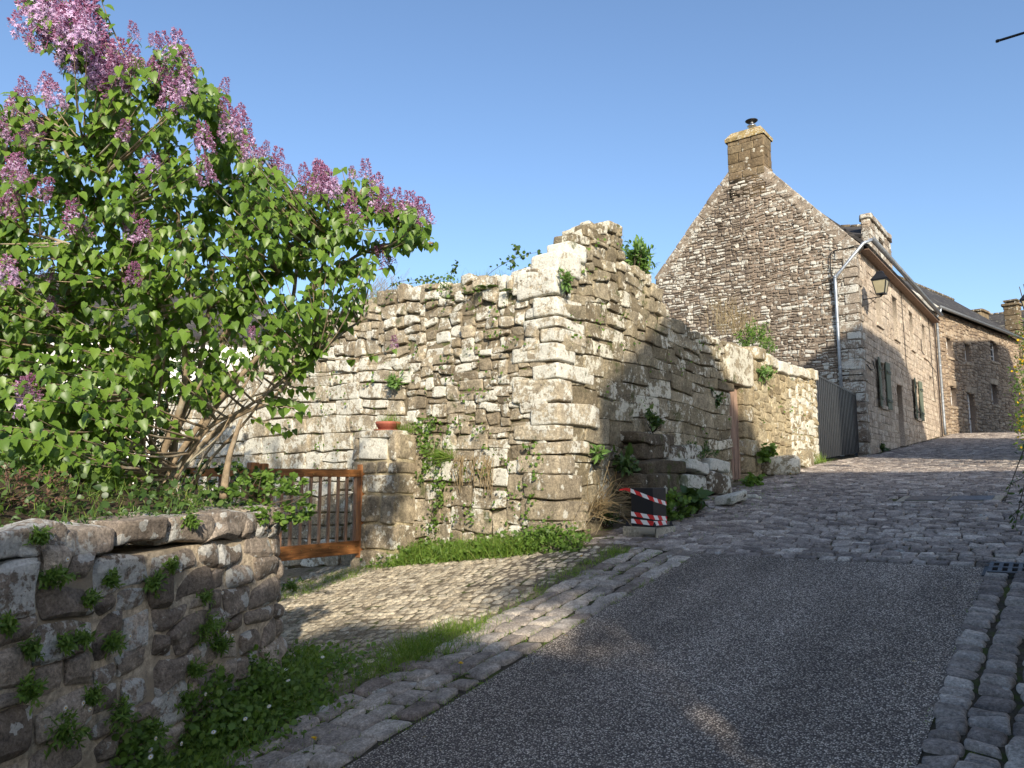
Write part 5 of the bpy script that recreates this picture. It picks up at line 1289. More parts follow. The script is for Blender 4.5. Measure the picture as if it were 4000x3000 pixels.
FL = [(120, 30, 230), (180, 75, 220), (240, 40, 240), (290, 95, 210), (330, 30, 240), (370, 60, 200), (150, 0, 180), (280, 20, 220), (215, 20, 200), (340, 90, 160), (265, 205, 140), (318, 185, 150), (425, 225, 230), (455, 280, 190), (385, 245, 160), (470, 215, 150), (410, 290, 130), (525, 112, 75), (645, 168, 120), (705, 168, 130), (735, 205, 120), (602, 150, 60), (530, 205, 100), (590, 235, 120), (670, 285, 120), (720, 252, 110), (730, 305, 130), (870, 328, 70), (660, 355, 150), (700, 372, 80), (60, 385, 150), (100, 335, 90), (220, 345, 140), (170, 322, 100), (125, 480, 140), (75, 520, 90), (5, 500, 110), (905, 462, 150), (948, 482, 120), (930, 430, 90), (885, 425, 100), (800, 525, 130), (590, 602, 150), (475, 500, 90), (815, 655, 120), (980, 560, 120), (1000, 600, 90), (40, 635, 140), (90, 645, 120), (155, 725, 110), (20, 785, 130), (300, 842, 160), (520, 878, 140), (562, 892, 90), (1030, 577, 70), (1090, 610, 100), (1073, 652, 110), (1131, 660, 55), (1190, 662, 80), (1233, 676, 140), (1257, 692, 120), (1291, 670, 140), (1305, 702, 140), (1272, 728, 100), (1180, 708, 120), (1378, 670, 55), (1428, 652, 90), (1460, 724, 130), (1464, 762, 110), (1361, 792, 130), (1382, 818, 120), (1500, 772, 120), (1546, 778, 110), (1595, 796, 140), (1638, 815, 120), (1667, 815, 120), (1570, 832, 100), (1517, 987, 100), (1059, 862, 80), (1015, 700, 90), (36, 1035, 140), (175, 1050, 80), (515, 1060, 100), (208, 1185, 80), (111, 1535, 160), (125, 1500, 110), (990, 1286, 60), (270, 1900, 110), (150, 1910, 55), (1539, 1330, 55)]
FMESH = []
ST4 = []
for k in range(4):
    a = k * math.pi / 2; c_, s_ = math.cos(a), math.sin(a); ST4 += [(0, 0, 0), (.35 * c_ - .22 * s_, .35 * s_ + .22 * c_, .05), (c_, s_, .0), (.35 * c_ + .22 * s_, .35 * s_ - .22 * c_, .05)]
ST4 = (np.array(ST4), [np.array([[4 * k, 4 * k + 3, 4 * k + 2, 4 * k + 1] for k in range(4)])])
BUD = (np.array([(0, 0, 0), (.3, .5, 0), (0, .5, .3), (-.3, .5, 0), (0, .5, -.3), (0, 1, 0)], float), [np.array([[0, 1, 2], [0, 2, 3], [0, 3, 4], [0, 4, 1], [5, 2, 1], [5, 3, 2], [5, 4, 3], [5, 1, 4]])])
def panicle(opn):
    """a lilac thyrse one unit tall: side branchlets full of florets, open low down, buds toward the tip"""
    mb = MB(); nb = 34; 
    for i in range(nb):
        h = (i / nb) ** 1.15 * .92; rr = .34 * (1 - h) ** .55 * R.uniform(.75, 1.1) + .02; a = i * 2.4 + R.uniform(-.4, .4); c = np.array([rr * math.cos(a) * .8, rr * math.sin(a) * .8, h]); m = 12
        d = rdir(m); P = c + d * np.array([.085, .085, .10]) * R.uniform(.6, 1.1, (m, 1)) * (1.05 - .5 * h)
        o = nrm(P - np.array([0, 0, h - .12])); isb = R.random(m) > opn * (1.25 - h * 1.2)
        tn = np.clip(np.where(isb, R.normal(.28, .12, m), R.normal(.78, .15, m)), 0, 1)
        if (~isb).any(): place(mb, ST4, P[~isb], rdir((~isb).sum()), o[~isb], .058, tn[~isb])
        if isb.any(): place(mb, BUD, P[isb], o[isb], rdir(isb.sum()), .070, tn[isb])
    tube(mb, [(0, 0, -.12), (0, 0, .5), (0, 0, .95)], [.012, .008, .004], 5, .1); return mb
PR = [panicle(o).build('flower_cluster', M['lilac_flower'], None, smooth=False, kind='structure') for o in (.95, .75, .5, .25, .1)]
for o in PR:
    COL.objects.unlink(o); del o['kind']
def col_obj(src, P, sc, tilt, spin):
    o = src.copy(); COL.objects.link(o); o.parent = lil; o.location = np.asarray(P) - WLOC[lil.name]
    o.rotation_euler = (tilt[0], tilt[1], spin); o.scale = (sc, sc, sc); return o
for (px, py, ln) in FL:
    t = float(np.clip(R.normal(4.85 if py > 300 else 5.0, .12), 4.5, 5.3)) if px < 1000 else float(R.uniform(5.1, 5.6))
    s_ = ln * t / FPX * .95; P = at(px, py + ln * .5, t); twig(px, py + ln * .55, t, 5)
    big = ln > 125; o = PR[int(R.choice([0, 0, 1, 2] if big else [1, 2, 3, 3, 4]))]
    col_obj(o, P, s_, (R.normal(0, .22), R.normal(0, .22)), R.uniform(0, 6))
for o in PR: bpy.data.objects.remove(o)
lf_.build('foliage', M['lilac_leaf'], lil); sm.build('trunk', M['bark'], lil)
#@@PART4
# ------------------------------------------------------------------ hedge that shades the road
def leafmass(mb, lo, hi, n, size, kind='heart', topn=.25):
    P = R.uniform(lo, hi, (n, 3)); T = nrm(rdir(n) + np.array([0, 0, -.2])); Nn = nrm(-L + rdir(n) * .8)
    place(mb, kind, P, T, Nn, size * R.uniform(.7, 1.3, n), R.beta(2, 2, n))
hd = thing('garden_hedge', (1.9, .4, .2), 'loose garden hedge between the two houses on the right of the street', 'hedge')
mb = MB(); box(mb, (1.5, -2.45, -.6), (2.3, .75, 1.75)); box(mb, (1.5, 1.05, -.6), (2.3, 2.6, 4.45)); mb.build('hedge_core', M['barkdark'], hd)
mb = MB()
for k in range(95):
    y = R.uniform(-2.4, 2.65); tp = np.interp(y, [-2.4, .1, .6, .95, 1.2, 2.65], [2.42, 2.5, 2.8, 4.3, 4.85, 4.85]) + .34 * noise(np.array([y, 0, 0]), 1.1, 4.)
    leafmass(mb, (1.15, y - .16, tp - 1.5), (1.9, y + .16, tp), 90, .075)
leafmass(mb, (1.1, .15, 4.1), (1.5, 1.1, 4.5), 170, .09)
mb.build('foliage', M['treeleaf'], hd)
# ------------------------------------------------------------------ plants on and around the ruin
g_ = lambda px, py: onG(px, py)
bush(onX(2492, 1010, -5.05), (.32, .32, .31), 950, .13, 'lance', 'valerian', 'shrub', 'bushy green shrub growing out of the ruin top beside the gable stump', 'shrub', foot=onX(2475, 1085, -5.0))
bush(onX(2212, 1095, -4.74), (.11, .11, .19), 120, .085, 'lance', 'valerian', 'wall_plant', 'tall green plant rooted in the topmost quoins of the ruin corner', 'plant', foot=onX(2215, 1150, -4.84))
bush(onY(1535, 1490, YW - .12), (.17, .10, .14), 110, .10, 'lance', 'valerian', 'wall_plant', 'leafy green plant jutting from the pale front wall above the flower pot', 'plant', foot=onY(1540, 1510, YW - .01))
def grassclump(P0, n, rad, h, name, label, cat='grass', mat='grass', spread=.5, w=(.004, .008), lean=None):
    P0 = np.asarray(P0, float); r = np.sqrt(R.random(n)); a = R.uniform(0, 6.28, n); P = P0 + np.stack([r * np.cos(a) * rad[0], r * np.sin(a) * rad[1], np.zeros(n)], 1)
    mb = MB(); blades(mb, P, h, w, spread, lean=lean); return mb.build(name, M[mat], smooth=False, label=label, cat=cat) if label else mb
grassclump(pc + (0, 0, .11), 130, (.13, .13), (.08, .20), 'potted_grass', 'thin yellowish grass growing in the terracotta bowl', lean=(.1, 0, 0))
grassclump((-7.28, YW - .12, 2.53), 150, (.18, .08), (.10, .26), 'grass_tuft', 'wispy grass tuft beside the bowl on the pillar top', lean=(.3, -.2, 0))
grassclump(onY(1745, 1790, YW - .04), 170, (.14, .04), (.15, .34), 'grass_tuft', 'long arching grass tuft on the ledge in the front wall', lean=(-.35, -.5, -.5), spread=.45)
mb = MB()      # hanging dead roots on the front wall
for k in range(45):
    p = onY(R.uniform(1780, 1930), R.uniform(1775, 1800), YW - .05); l_ = R.uniform(.15, .5); tube(mb, [p, p + (R.normal(0, .03), -.05, -l_ * .4), p + (R.normal(0, .05), -.02, -l_)], .004, 4, R.uniform(.0, .5), caps=False)
mb.build('dead_creeper', M['dry'], label='curtain of dead brown stems hanging from a ledge in the front wall', cat='dead plant')
# plants along the broken top of the front wall
mb = MB()
for u in np.arange(-9.4, -5.5, .04):
    n = 11; P = np.stack([u + R.uniform(-.06, .06, n), YW + R.uniform(.05, .5, n), np.full(n, fw_top(u) - .02)], 1)
    blades(mb, P, (.05, .24 if u > -8.2 else .5), (.004, .009), .6)
mb.build('wall_top_grass', M['grass'], kind='stuff')
mb = MB()
for i in range(230):
    u = R.uniform(-9.2, -5.35); m = 9; q_ = noise(np.array([u, 0, 0.]), 1.7, 9.)
    if q_ < -.25: continue
    c = np.array([u, YW - .06 + R.uniform(0, .35), fw_top(u) - R.uniform(-.06, .22)]); place(mb, R.choice(['lance', 'round']), c + R.normal(0, .05, (m, 3)) * (1, .7, .7), rdir(m) + (0, -.4, .1), nrm(np.array([.1, -.8, .6]) + rdir(m) * .6), R.uniform(.025, .06, m), R.beta(1.6, 2, m))
mb.build('wall_top_plants', M['weed'], kind='stuff')
mb = MB()
for k in range(170):
    u = R.uniform(-9.3, -8.0); p = np.array([u, YW + R.uniform(.1, .5), fw_top(u)]); l_ = R.uniform(.2, .55); tube(mb, [p, p + (R.normal(0, .06), R.normal(0, .05), l_ * .6), p + (R.normal(.05, .18), R.normal(0, .1), l_)], .0025, 3, R.uniform(.4, 1), caps=False)
mb.build('dry_grass', M['dry'], label='pale dry grass standing on the left part of the ruin top', cat='grass')
mb = MB(); lm = MB()
bram = thing('bramble', onY(1780, 1110, YW + .3), 'thin arching bramble shoots against the sky along the ruin top', 'bramble')
for (px, py, qx, qy, rx, ry) in [(1740, 1110, 1770, 1060, 1782, 1040), (1500, 1140, 1560, 1070, 1690, 1105), (1880, 1100, 1960, 1010, 2100, 985), (2000, 1090, 2010, 1000, 2018, 960), (1560, 1130, 1640, 1085, 1740, 1090), (2020, 1080, 2110, 1020, 2160, 1010)]:
    Y_ = YW + R.uniform(.15, .4); A_, B_, C_ = (onY(px, py, Y_), onY(qx, qy, Y_), onY(rx, ry, Y_)); t = np.linspace(0, 1, 9)[:, None]; P = A_ * (1 - t) ** 2 + 2 * B_ * t * (1 - t) + C_ * t ** 2
    mb = MB(); tube(mb, P, np.linspace(.005, .002, 9), 4, .5); mb.build('shoot', M['barkdark'], bram); n = 34; k = R.integers(2, 9, n); Pp = P[k] + R.normal(0, .025, (n, 3)); place(lm, 'round', Pp, rdir(n) + (0, 0, .2), nrm(-L + rdir(n)), R.uniform(.03, .055, n), R.beta(2, 2, n))
lm.build('leaves', M['ivy'], bram)
def fern(c, n, l_, label, name='fern'):
    mb = MB()
    for i in range(n):
        a = R.uniform(0, 6.28); d = nrm(np.array([math.cos(a) * .9, -abs(math.sin(a)) * .7 - .1, .45])); P = []
        for t in np.linspace(.12, 1, 11):
            p = c + d * l_ * t + np.array([0, 0, -.55 * l_ * t * t]); s_ = nrm(np.cross(d, (0, 0, 1.))); w = l_ * .28 * (1 - t * .85)
            place(mb, 'lance', np.array([p, p]), np.array([s_ + d * .5, -s_ + d * .5]), np.array([[0, -.5, 1.], [0, -.5, 1.]]), w, R.uniform(.2, .9))
    return mb.build(name, M['weed'], smooth=False, label=label, cat='fern')
fern(onY(1905, 1130, YW - .06), 12, .26, 'large fern under the ruin top, right half of the front wall'); fern(onY(1830, 1150, YW - .06), 8, .18, 'small fern left of the large fern near the ruin top'); fern(onY(1985, 1140, YW - .06), 8, .17, 'fern tight against the top corner quoin'); fern(onY(1245, 1560, YW - .05), 7, .12, 'little fern in a joint of the pale ashlar at the left')
# pennywort and small weeds rooted in the joints: too many to count
mb = MB()
def jointweed(n, X=None, Y=None, rng=None, sz=(.02, .045), cl=9, kind='round'):
    for i in range(n):
        if Y is not None: u = R.uniform(*rng[0]); v = R.uniform(rng[1][0], min(rng[1][1], fw_top(u) - .1)); c = np.array([u, Y - .03, v]); nn = np.array([0, -1., 0])
        else: u = R.uniform(*rng[0]); v = R.uniform(max(rng[1][0], zg(X, u) + .2), min(rng[1][1], st_top(u) - .1)); c = np.array([X + .03, u, v]); nn = np.array([1., 0, 0])
        m = R.integers(3, cl); P = c + R.normal(0, .035, (m, 3)) * (1, 1, 1.2) + nn * R.uniform(.01, .05, (m, 1)); place(mb, kind, P, nrm(nn * .3 + np.array([0, 0, -.3]) + rdir(m) * .7), nrm(nn + rdir(m) * .6), R.uniform(*sz, m), R.beta(2, 1.6, m))
jointweed(75, Y=YW, rng=((-7.1, -5.2), (1.0, 2.7))); jointweed(40, Y=YW, rng=((-7.15, -5.2), (2.6, 4.4)), cl=6); jointweed(45, Y=YW, rng=((-10.5, -7.2), (1.8, 3.8)), cl=6); jointweed(28, X=XW, rng=((7.3, 12.4), (1.5, 5.2)), cl=6); jointweed(20, X=XW, rng=((7.3, 9.0), (3.6, 5.2)), cl=7); jointweed(14, X=XW, rng=((13.8, 17.5), (2.6, 4.0)), cl=6)
mb.build('wall_weeds', M['weed'], kind='stuff')
def vine(Y, px, y0, y1, n):
    for i in range(n):
        t = i / n; c = onY(px + 18 * math.sin(t * 7 + px) + R.normal(0, 14), y0 + (y1 - y0) * t, Y - .05); m = 6
        place(vm, 'round', c + R.normal(0, .035, (m, 3)), rdir(m) + (0, 0, -.3), nrm(np.array([0, -1, .2]) + rdir(m) * .6), R.uniform(.025, .05, m), R.beta(2, 1.6, m))
vm = MB(); vine(YW - .02, 1700, 1640, 2080, 46); vine(YW - .04, 1650, 1640, 1900, 16); vm.build('pennywort_trail', M['weed'], kind='stuff')
vm = MB(); vine(YW, 2085, 1730, 1960, 22); vm.build('pennywort_trail', M['weed'], kind='stuff')
# herbs along the wall foot
mb = MB(); gb = MB()
for i in range(760):
    px = R.uniform(1500, 2290); f = (px - 1500) / 790; top = np.interp(px, [1500, 1580, 1680, 1800, 1950, 2080, 2290], [.14, .42, .30, .16, .14, .30, .16]) * max(.3, .7 + .6 * noise(np.array([px * .01, 0, 0.]), 1.4, 3.))
    X_ = -7.62 + (XW + 7.7) * (px - 1500) / 700 + R.normal(0, .05); Y_ = YW - R.uniform(.02, .42) * (1 - .25 * f); zb_ = zg(X_, Y_)
    h = top * R.uniform(.2, 1) * (1 - (YW - Y_)); m = 8; P = np.array([X_, Y_, zb_ + h]) + R.normal(0, .05, (m, 3)); P[:, 2] = np.maximum(P[:, 2], zb_ + .01)
    place(mb, R.choice(['lance', 'round']), P, rdir(m) + (0, -.3, .3), nrm(np.array([.2, -.6, 1.]) + rdir(m) * .7), R.uniform(.018, .052, m), R.beta(1.8, 1.8, m))
    if R.random() < .8 and 1600 < px < 2120: blades(gb, np.array([X_, Y_, zb_]) + R.normal(0, .05, (12, 3)) * (1, 1, 0), (.10, .30), (.004, .008), .45)
mb.build('wall_foot_herbs', M['weed'], kind='stuff'); gb.build('wall_foot_grass', M['grass'], kind='stuff')
bush(onG(2180, 2120) + (-.1, .1, .16), (.24, .2, .2), 200, .07, 'round', 'ivy', 'herb_clump', 'dark green leafy clump at the foot of the ruin corner', 'plant', foot=onG(2170, 2130))
# shaded plants on the street side
def onxp(px, py, d): return onX(px, py, XW + d)
bush(onxp(2440, 1800, .18), (.16, .14, .24), 120, .15, 'lance', 'ivy', 'spurge', 'dark lance leaved spurge against the shaded street wall above the box', 'plant', foot=onxp(2440, 1860, .05))
bush(onxp(2335, 1770, .15), (.15, .12, .14), 60, .12, 'lance', 'valerian', 'spurge', 'lighter long leaved plant growing from the street wall near the corner', 'plant', foot=onxp(2335, 1810, .03))
bush(onxp(2545, 1645, .14), (.26, .12, .20), 150, .07, 'heart', 'ivy', 'ivy', 'dark ivy on the wall above the topmost stone block', 'ivy', foot=onxp(2550, 1690, .05))
bush(onxp(2745, 1760, .3), (.26, .42, .24), 330, .07, 'lance', 'ivy', 'weed_clump', 'sprawling weeds over the stone blocks left of the plank door', 'plant', foot=onxp(2745, 1800, .2))
bush(onxp(2800, 1560, .06), (.08, .22, .22), 70, .06, 'heart', 'ivy', 'ivy', 'small ivy patch high on the wall beside the plank door', 'ivy', foot=onxp(2800, 1590, .02))
bush(onG(2640, 2040) + (-.15, .1, .18), (.36, .50, .24), 800, .055, 'round', 'weed', 'herb_clump', 'low dark herbs growing right of the taped box', 'plant', foot=onG(2640, 2040) + (-.15, .1, 0))
bush(onG(2740, 2015) + (-.12, .1, .26), (.24, .30, .24), 60, .17, 'heart', 'ivy', 'burdock', 'large broad leaved plant between the low herbs and the kerb stone', 'plant', foot=onG(2740, 2015) + (-.12, .1, 0), stemr=.008)
bush(onG(2480, 2075) + (-.55, .25, .18), (.3, .2, .18), 150, .09, 'lance', 'ivy', 'herb_clump', 'dark leafy clump behind the left side of the taped box', 'plant', foot=onG(2480, 2075) + (-.55, .25, 0))
bush(onG(2950, 1900) + (-.1, .1, .10), (.3, .5, .14), 260, .06, 'round', 'weed', 'herb_clump', 'weeds on the ground in front of the plank door', 'plant', foot=onG(2950, 1900) + (-.1, .1, 0))
bush(onX(2990, 1765, XW + .2), (.2, .3, .22), 220, .09, 'round', 'weed', 'herb_clump', 'sunlit leafy weeds on the left of the large boulder', 'plant', foot=onX(2990, 1810, XW + .15))
gcl = g_(3185, 1815); grassclump(gcl + (-.15, .3, 0), 420, (.28, .55), (.14, .38), 'grass_clump', 'sunlit green grass clump at the foot of the garden wall by the grey gate')
bush(onX(3070, 1805, XW + .2), (.1, .1, .2), 60, .05, 'round', 'weed', 'herb_clump', 'small weeds between the boulder and the upright stone block', 'plant', foot=onX(3070, 1840, XW + .2))
mb = MB(); c = onxp(2330, 1990, .15)
for i in range(90):
    a = nrm(np.array([R.uniform(.0, .8), R.normal(0, .7), R.uniform(-.2, .9)])); l_ = R.uniform(.3, .75); tube(mb, [c + R.normal(0, .05, 3), c + a * l_ * .5 + R.normal(0, .07, 3), c + a * l_ + (0, 0, -.15 * l_)], .0035, 4, R.uniform(0, .7), caps=False)
mb.build('dead_bush', M['dry'], label='tangle of dead brown twigs at the ruin corner left of the box', cat='dead plant')
# garden behind the low wall
cg = onX(2880, 1330, -5.9)
bush(cg + (.45, 0, -.08), (.5, .95, .46), 1200, .085, 'lance', 'weed', 'shrub', 'green shrub spilling over the top of the sunlit garden wall', 'shrub', foot=cg + (0, 0, -.9))
bush(onX(2985, 1450, XW + .1), (.18, .3, .20), 240, .10, 'lance', 'valerian', 'wall_plant', 'bright green plant hanging on the garden wall above the boulder', 'plant', foot=onX(2985, 1460, XW - .05))
mb = MB()
for i in range(150):
    p = cg + (R.normal(0, .15), R.uniform(-1.2, .6), R.uniform(.0, .25)); l_ = R.uniform(.3, .75); tube(mb, [p, p + (R.normal(0, .04), R.normal(0, .08), l_ * .6), p + (R.normal(0, .1), R.normal(0, .22), l_)], .004, 3, R.uniform(.3, .9), caps=False)
mb.build('dry_stalks', M['dry'], label='thin dry stalks standing above the shrub behind the garden wall', cat='dead plant')
# foot of the tall house
for (px, py, s_, lab) in [(3460, 1760, .4, 'dark weeds at the foot of the tall house below the first shutters'), (3545, 1715, .55, 'weeds at the foot of the tall house by its front door'), (3620, 1700, .9, 'leafy weeds at the far foot of the tall house'), (3700, 1695, .7, 'green weeds along the foot of the brown house by its downpipe')]:
    c = onG(px, py); bush(c + (-.15, .3, s_ * .25), (.3, s_ * 1.3, s_ * .5), 170, .16 * s_ + .04, 'round', 'ivy', 'weed_clump', lab, 'plant', foot=c + (-.15, .3, 0))
# ------------------------------------------------------------------ near wall: daisy tufts, bed, foot
TU = [(275, 555, 1.1), (600, 585, .7), (845, 600, 1.0), (945, 505, .6), (1140, 680, .7), (1130, 860, 1.6), (1215, 960, 1.2), (1085, 1095, .8), (150, 975, .8), (340, 940, .7), (440, 910, .7), (610, 940, .9), (140, 1205, 1.1), (500, 1240, .9), (320, 1440, 1.6), (660, 1330, 1.5), (1040, 1260, 1.1), (20, 835, .6), (1045, 255, .9), (1635, 620, 1.2), (820, 1430, 1.1), (480, 690, .5), (200, 340, .6)]
us = np.linspace(-3.2, UEND, 1500); pw, nww = path(us)
def onwall(px, py):
    d = ray(px, py); best = None
    for t in np.arange(1.2, 6.5, .01):
        p = CP + d * t; k = ((pw - p[:2]) ** 2).sum(1).argmin(); s = ((p[:2] - pw[k]) * nww[k]).sum() - .05 * (1.7 - p[2])
        if s < .03: return p, np.array([nww[k][0], nww[k][1], 0])
    return p, np.array([1., 0, 0])
NAMES = ['under the coping stone', 'small one in a short joint', 'in a sloping joint', 'thin upright one', 'on a joint near the round end', 'largest, on the right half', 'trailing one below the largest tuft', 'below the trailing tuft', 'near the left edge above the pale stone', 'above the long pale stone', 'right of centre above the long pale stone', 'at the end of the long pale stone', 'below the pale stone at far left', 'near the bottom centre', 'large one at the bottom left', 'large one at the bottom middle', 'at the lower right near the wall foot', 'cut by the left photo edge', 'hanging from the coping', 'bushy, on the round end by the driveway', 'at the foot of the wall', 'smallest one between two dark stones', 'at the left end of the coping']
for (x, y, s_), nm in zip(TU, NAMES):
    p, nn = onwall(x / 1.4423, 1850 + y / 1.4423); rad = .078 * s_
    mb, smb = bush(p + nn * .03 + (0, 0, -.01), (rad * 1.1, rad * 1.1, rad * .95), int(220 * s_ + 60), .036, 'lance', kindo='stuff', up=.1, hollow=.1, foot=p, stems=6, stemr=.0015)
    rt_ = thing('daisy_plant', p, 'wall daisy tuft on the near wall, ' + nm, 'plant', 'wall daisy tufts on the near wall'); mb.build('foliage', M['weed'], rt_); smb.build('stems', M['ivy'], rt_)
    if s_ > .85:
        fm_ = MB()
        for q in range(int(R.integers(1, 3))):
            c = p + nn * R.uniform(.06, .09) + R.normal(0, rad, 3) * (1, 1, .8); a = np.arange(12) * 2 * math.pi / 12; e1 = nrm(np.cross(nn, (0, 0, 1.))); e2 = np.cross(e1, nn); Tt = np.cos(a)[:, None] * e1 + np.sin(a)[:, None] * e2
            fm_ = MB(); place(fm_, 'lance', c + Tt * .002, Tt, np.broadcast_to(nn, (12, 3)), .011, .5); fo = fm_.build('flower', M['petal_white'], rt_, smooth=False); cm_ = MB(); lathe(cm_, c + nn * .001, [(0, .003), (.003, .002), (.0035, 0)], 8, axis=np.array([e1, e2, nn])); cm_.build('flower_centre', M['petal_yellow'], fo)
# ground cover on the bed
mb = MB(); gb = MB()
for i in range(2600):
    x, y = R.uniform(-8.2, -3.2), R.uniform(-.4, 3.7); d = np.array([x, y]) - pw[::6]; k = (d ** 2).sum(1).argmin(); s = -(d[k] * nww[::6][k]).sum()
    if s < .16: continue
    z = bedz(x, y); m = 5; P = np.array([x, y, z + R.uniform(0, .16)]) + R.normal(0, .04, (m, 3)); place(mb, R.choice(['lance', 'round', 'heart']), P, rdir(m) + (.2, -.1, .2), nrm(np.array([.3, -.5, .8]) + rdir(m) * .7), R.uniform(.02, .05, m), R.beta(1.8, 1.8, m))
    if R.random() < .5: blades(gb, np.array([x, y, z]) + R.normal(0, .04, (4, 3)) * (1, 1, 0), (.06, .24), (.003, .006), .6)
for i in range(420):      # hanging over the coping
    u = R.uniform(-1.5, LAB + .5); p, n = path(np.array(u)); m = 4; P = np.array([p[0] - n[0] * .2, p[1] - n[1] * .2, zt(u) + .01]) + R.normal(0, .05, (m, 3)) * (1, 1, .6); place(mb, 'lance', P, rdir(m) + (n[0] * .3, n[1] * .3, .1), nrm(np.array([.3, -.5, .8]) + rdir(m) * .6), R.uniform(.02, .045, m), R.beta(1.8, 1.8, m))
mb.build('bed_ground_cover', M['ivy'], kind='stuff'); gb.build('bed_grass', M['grass'], kind='stuff')
bush(at(60, 1900, 3.9), (.22, .3, .16), 700, .028, 'lance', 'heather', 'heather', 'brownish heather cushion behind the coping at the left photo edge', 'plant', foot=at(60, 1960, 3.9))
bush(at(330, 1700, 6.6), (.9, .9, .42), 2600, .035, 'round', 'ivy', 'box_shrub', 'small leaved dark shrub under the lilac branches', 'shrub', foot=at(330, 1830, 6.6))
bush(at(120, 1440, 7.4), (1.3, .8, .85), 2600, .06, 'heart', 'ivy', 'dark_shrub', 'dark dense shrub behind the left half of the lilac', 'shrub', foot=at(120, 1800, 7.4))
bush(at(640, 1480, 11.0), (1.5, .8, .55), 2200, .07, 'round', 'ivy', 'garden_shrub', 'distant green shrub seen through the lilac stems beyond the gate', 'shrub', foot=at(640, 1700, 11.0))
bush(at(850, 1880, 6.3), (.75, .6, .2), 900, .04, 'round', 'ivy', 'border_shrub', 'low dark leafy growth in front of the second gate leaf', 'shrub', foot=at(850, 1950, 6.3))
bush(at(180, 1800, 5.4), (.8, .5, .32), 1300, .055, 'heart', 'ivy', 'border_shrub', 'low dark shrub behind the heather at the left end of the bed', 'shrub', foot=at(180, 1900, 5.4))
cl = at(1105, 1960, 5.0)
bush(cl + (0, 0, -.02), (.17, .30, .22), 460, .034, 'round', 'weed', 'climber', 'sunlit trailing climber over the round end of the near wall before the gate', 'plant', foot=cl + (-.2, -.1, -.1))
bush(at(1010, 1900, 5.1), (.3, .3, .13), 400, .034, 'round', 'weed', 'climber', 'low green climber on the bed just left of the round wall end', 'plant', foot=at(1010, 1950, 5.1))
# herbs along the foot of the near wall
mb = MB(); gb = MB(); fl_ = MB(); k = 0
for i in range(5200):
    u = R.uniform(-1.6, LAB + .75); p, n = path(np.array(u)); wd = .22 + .25 * np.clip((u - .6) / 1.6, 0, 1); o = abs(R.normal(0, .55)) * wd + .05
    if o > .75: continue
    x, y = p + n * o; z = zg(x, y); lump = .55 + .75 * noise(np.array([x, y, 0.]), 3.2, 6.); h = np.interp(o, [0, .2, .5, .8], [.30, .24, .10, .03]) * R.uniform(.1, 1.0) * max(.15, lump) * (1 if u > -.2 else .8); m = 6; P = np.array([x, y, z + h]) + R.normal(0, .03, (m, 3)); P[:, 2] = np.maximum(P[:, 2], z + .005)
    place(mb, R.choice(['lance', 'lance', 'round']), P, rdir(m) + (n[0] * .3, n[1] * .3, .2), nrm(np.array([.5, -.4, 1.]) + rdir(m) * .6), R.uniform(.016, .042, m), R.beta(1.8, 1.8, m))
    if R.random() < .13: blades(gb, np.array([x, y, z]) + R.normal(0, .03, (5, 3)) * (1, 1, 0), (.06, .22), (.003, .006), .5)
mb.build('near_wall_herbs', M['weed'], kind='stuff'); gb.build('near_wall_grass', M['grass'], kind='stuff')
# grass in and beside the paving
gb = MB(); mb = MB()
for i in range(900):
    y = R.uniform(1.6, 6.9); f = max(0., noise(np.array([y, 0, 0.]), 1.6, 2.) + .35); x = -3.93 + R.normal(0, .05 + .06 * f) + .03 * math.sin(y * 3)
    if R.random() > .25 + .6 * f: continue
    n = int(6 + 8 * f); blades(gb, np.stack([x + R.normal(0, .03, n), y + R.normal(0, .04, n), np.full(n, zg(x, y))], 1), (.03, .09 + .06 * f), (.003, .006), .7)
for i in range(420):
    x = -3.86 + .18 * R.integers(0, 5) + R.normal(0, .012); y = R.uniform(1.0, 7.0)
    n = 7; blades(gb, np.stack([x + R.normal(0, .012, n), y + R.normal(0, .03, n), np.full(n, zg(x, y))], 1), (.015, .05), (.002, .005), .8)
for i in range(90):
    x, y = R.uniform(-4.75, -3.3), R.uniform(7.0, 13); n = 7; blades(gb, np.stack([x + R.normal(0, .03, n), y + R.normal(0, .05, n), np.full(n, zg(x, y))], 1), (.02, .07), (.003, .006), .8)
for i in range(260):
    y = R.uniform(4.2, 6.75); x = GX + .1 + R.uniform(-.3, .45); n = 9; blades(gb, np.stack([x + R.normal(0, .03, n), y + R.normal(0, .04, n), np.full(n, zg(x, y))], 1), (.03, .10), (.003, .006), .6)
for i in range(220):
    y = R.uniform(-.5, ASY); x = R.choice([-.72, -.51, -.32, -.13]) + R.normal(0, .01); n = 4; blades(gb, np.stack([x + R.normal(0, .01, n), y + R.normal(0, .03, n), np.full(n, zg(x, y))], 1), (.006, .02), (.002, .004), .9)
gb.build('paving_grass', M['grass'], kind='stuff', smooth=False)
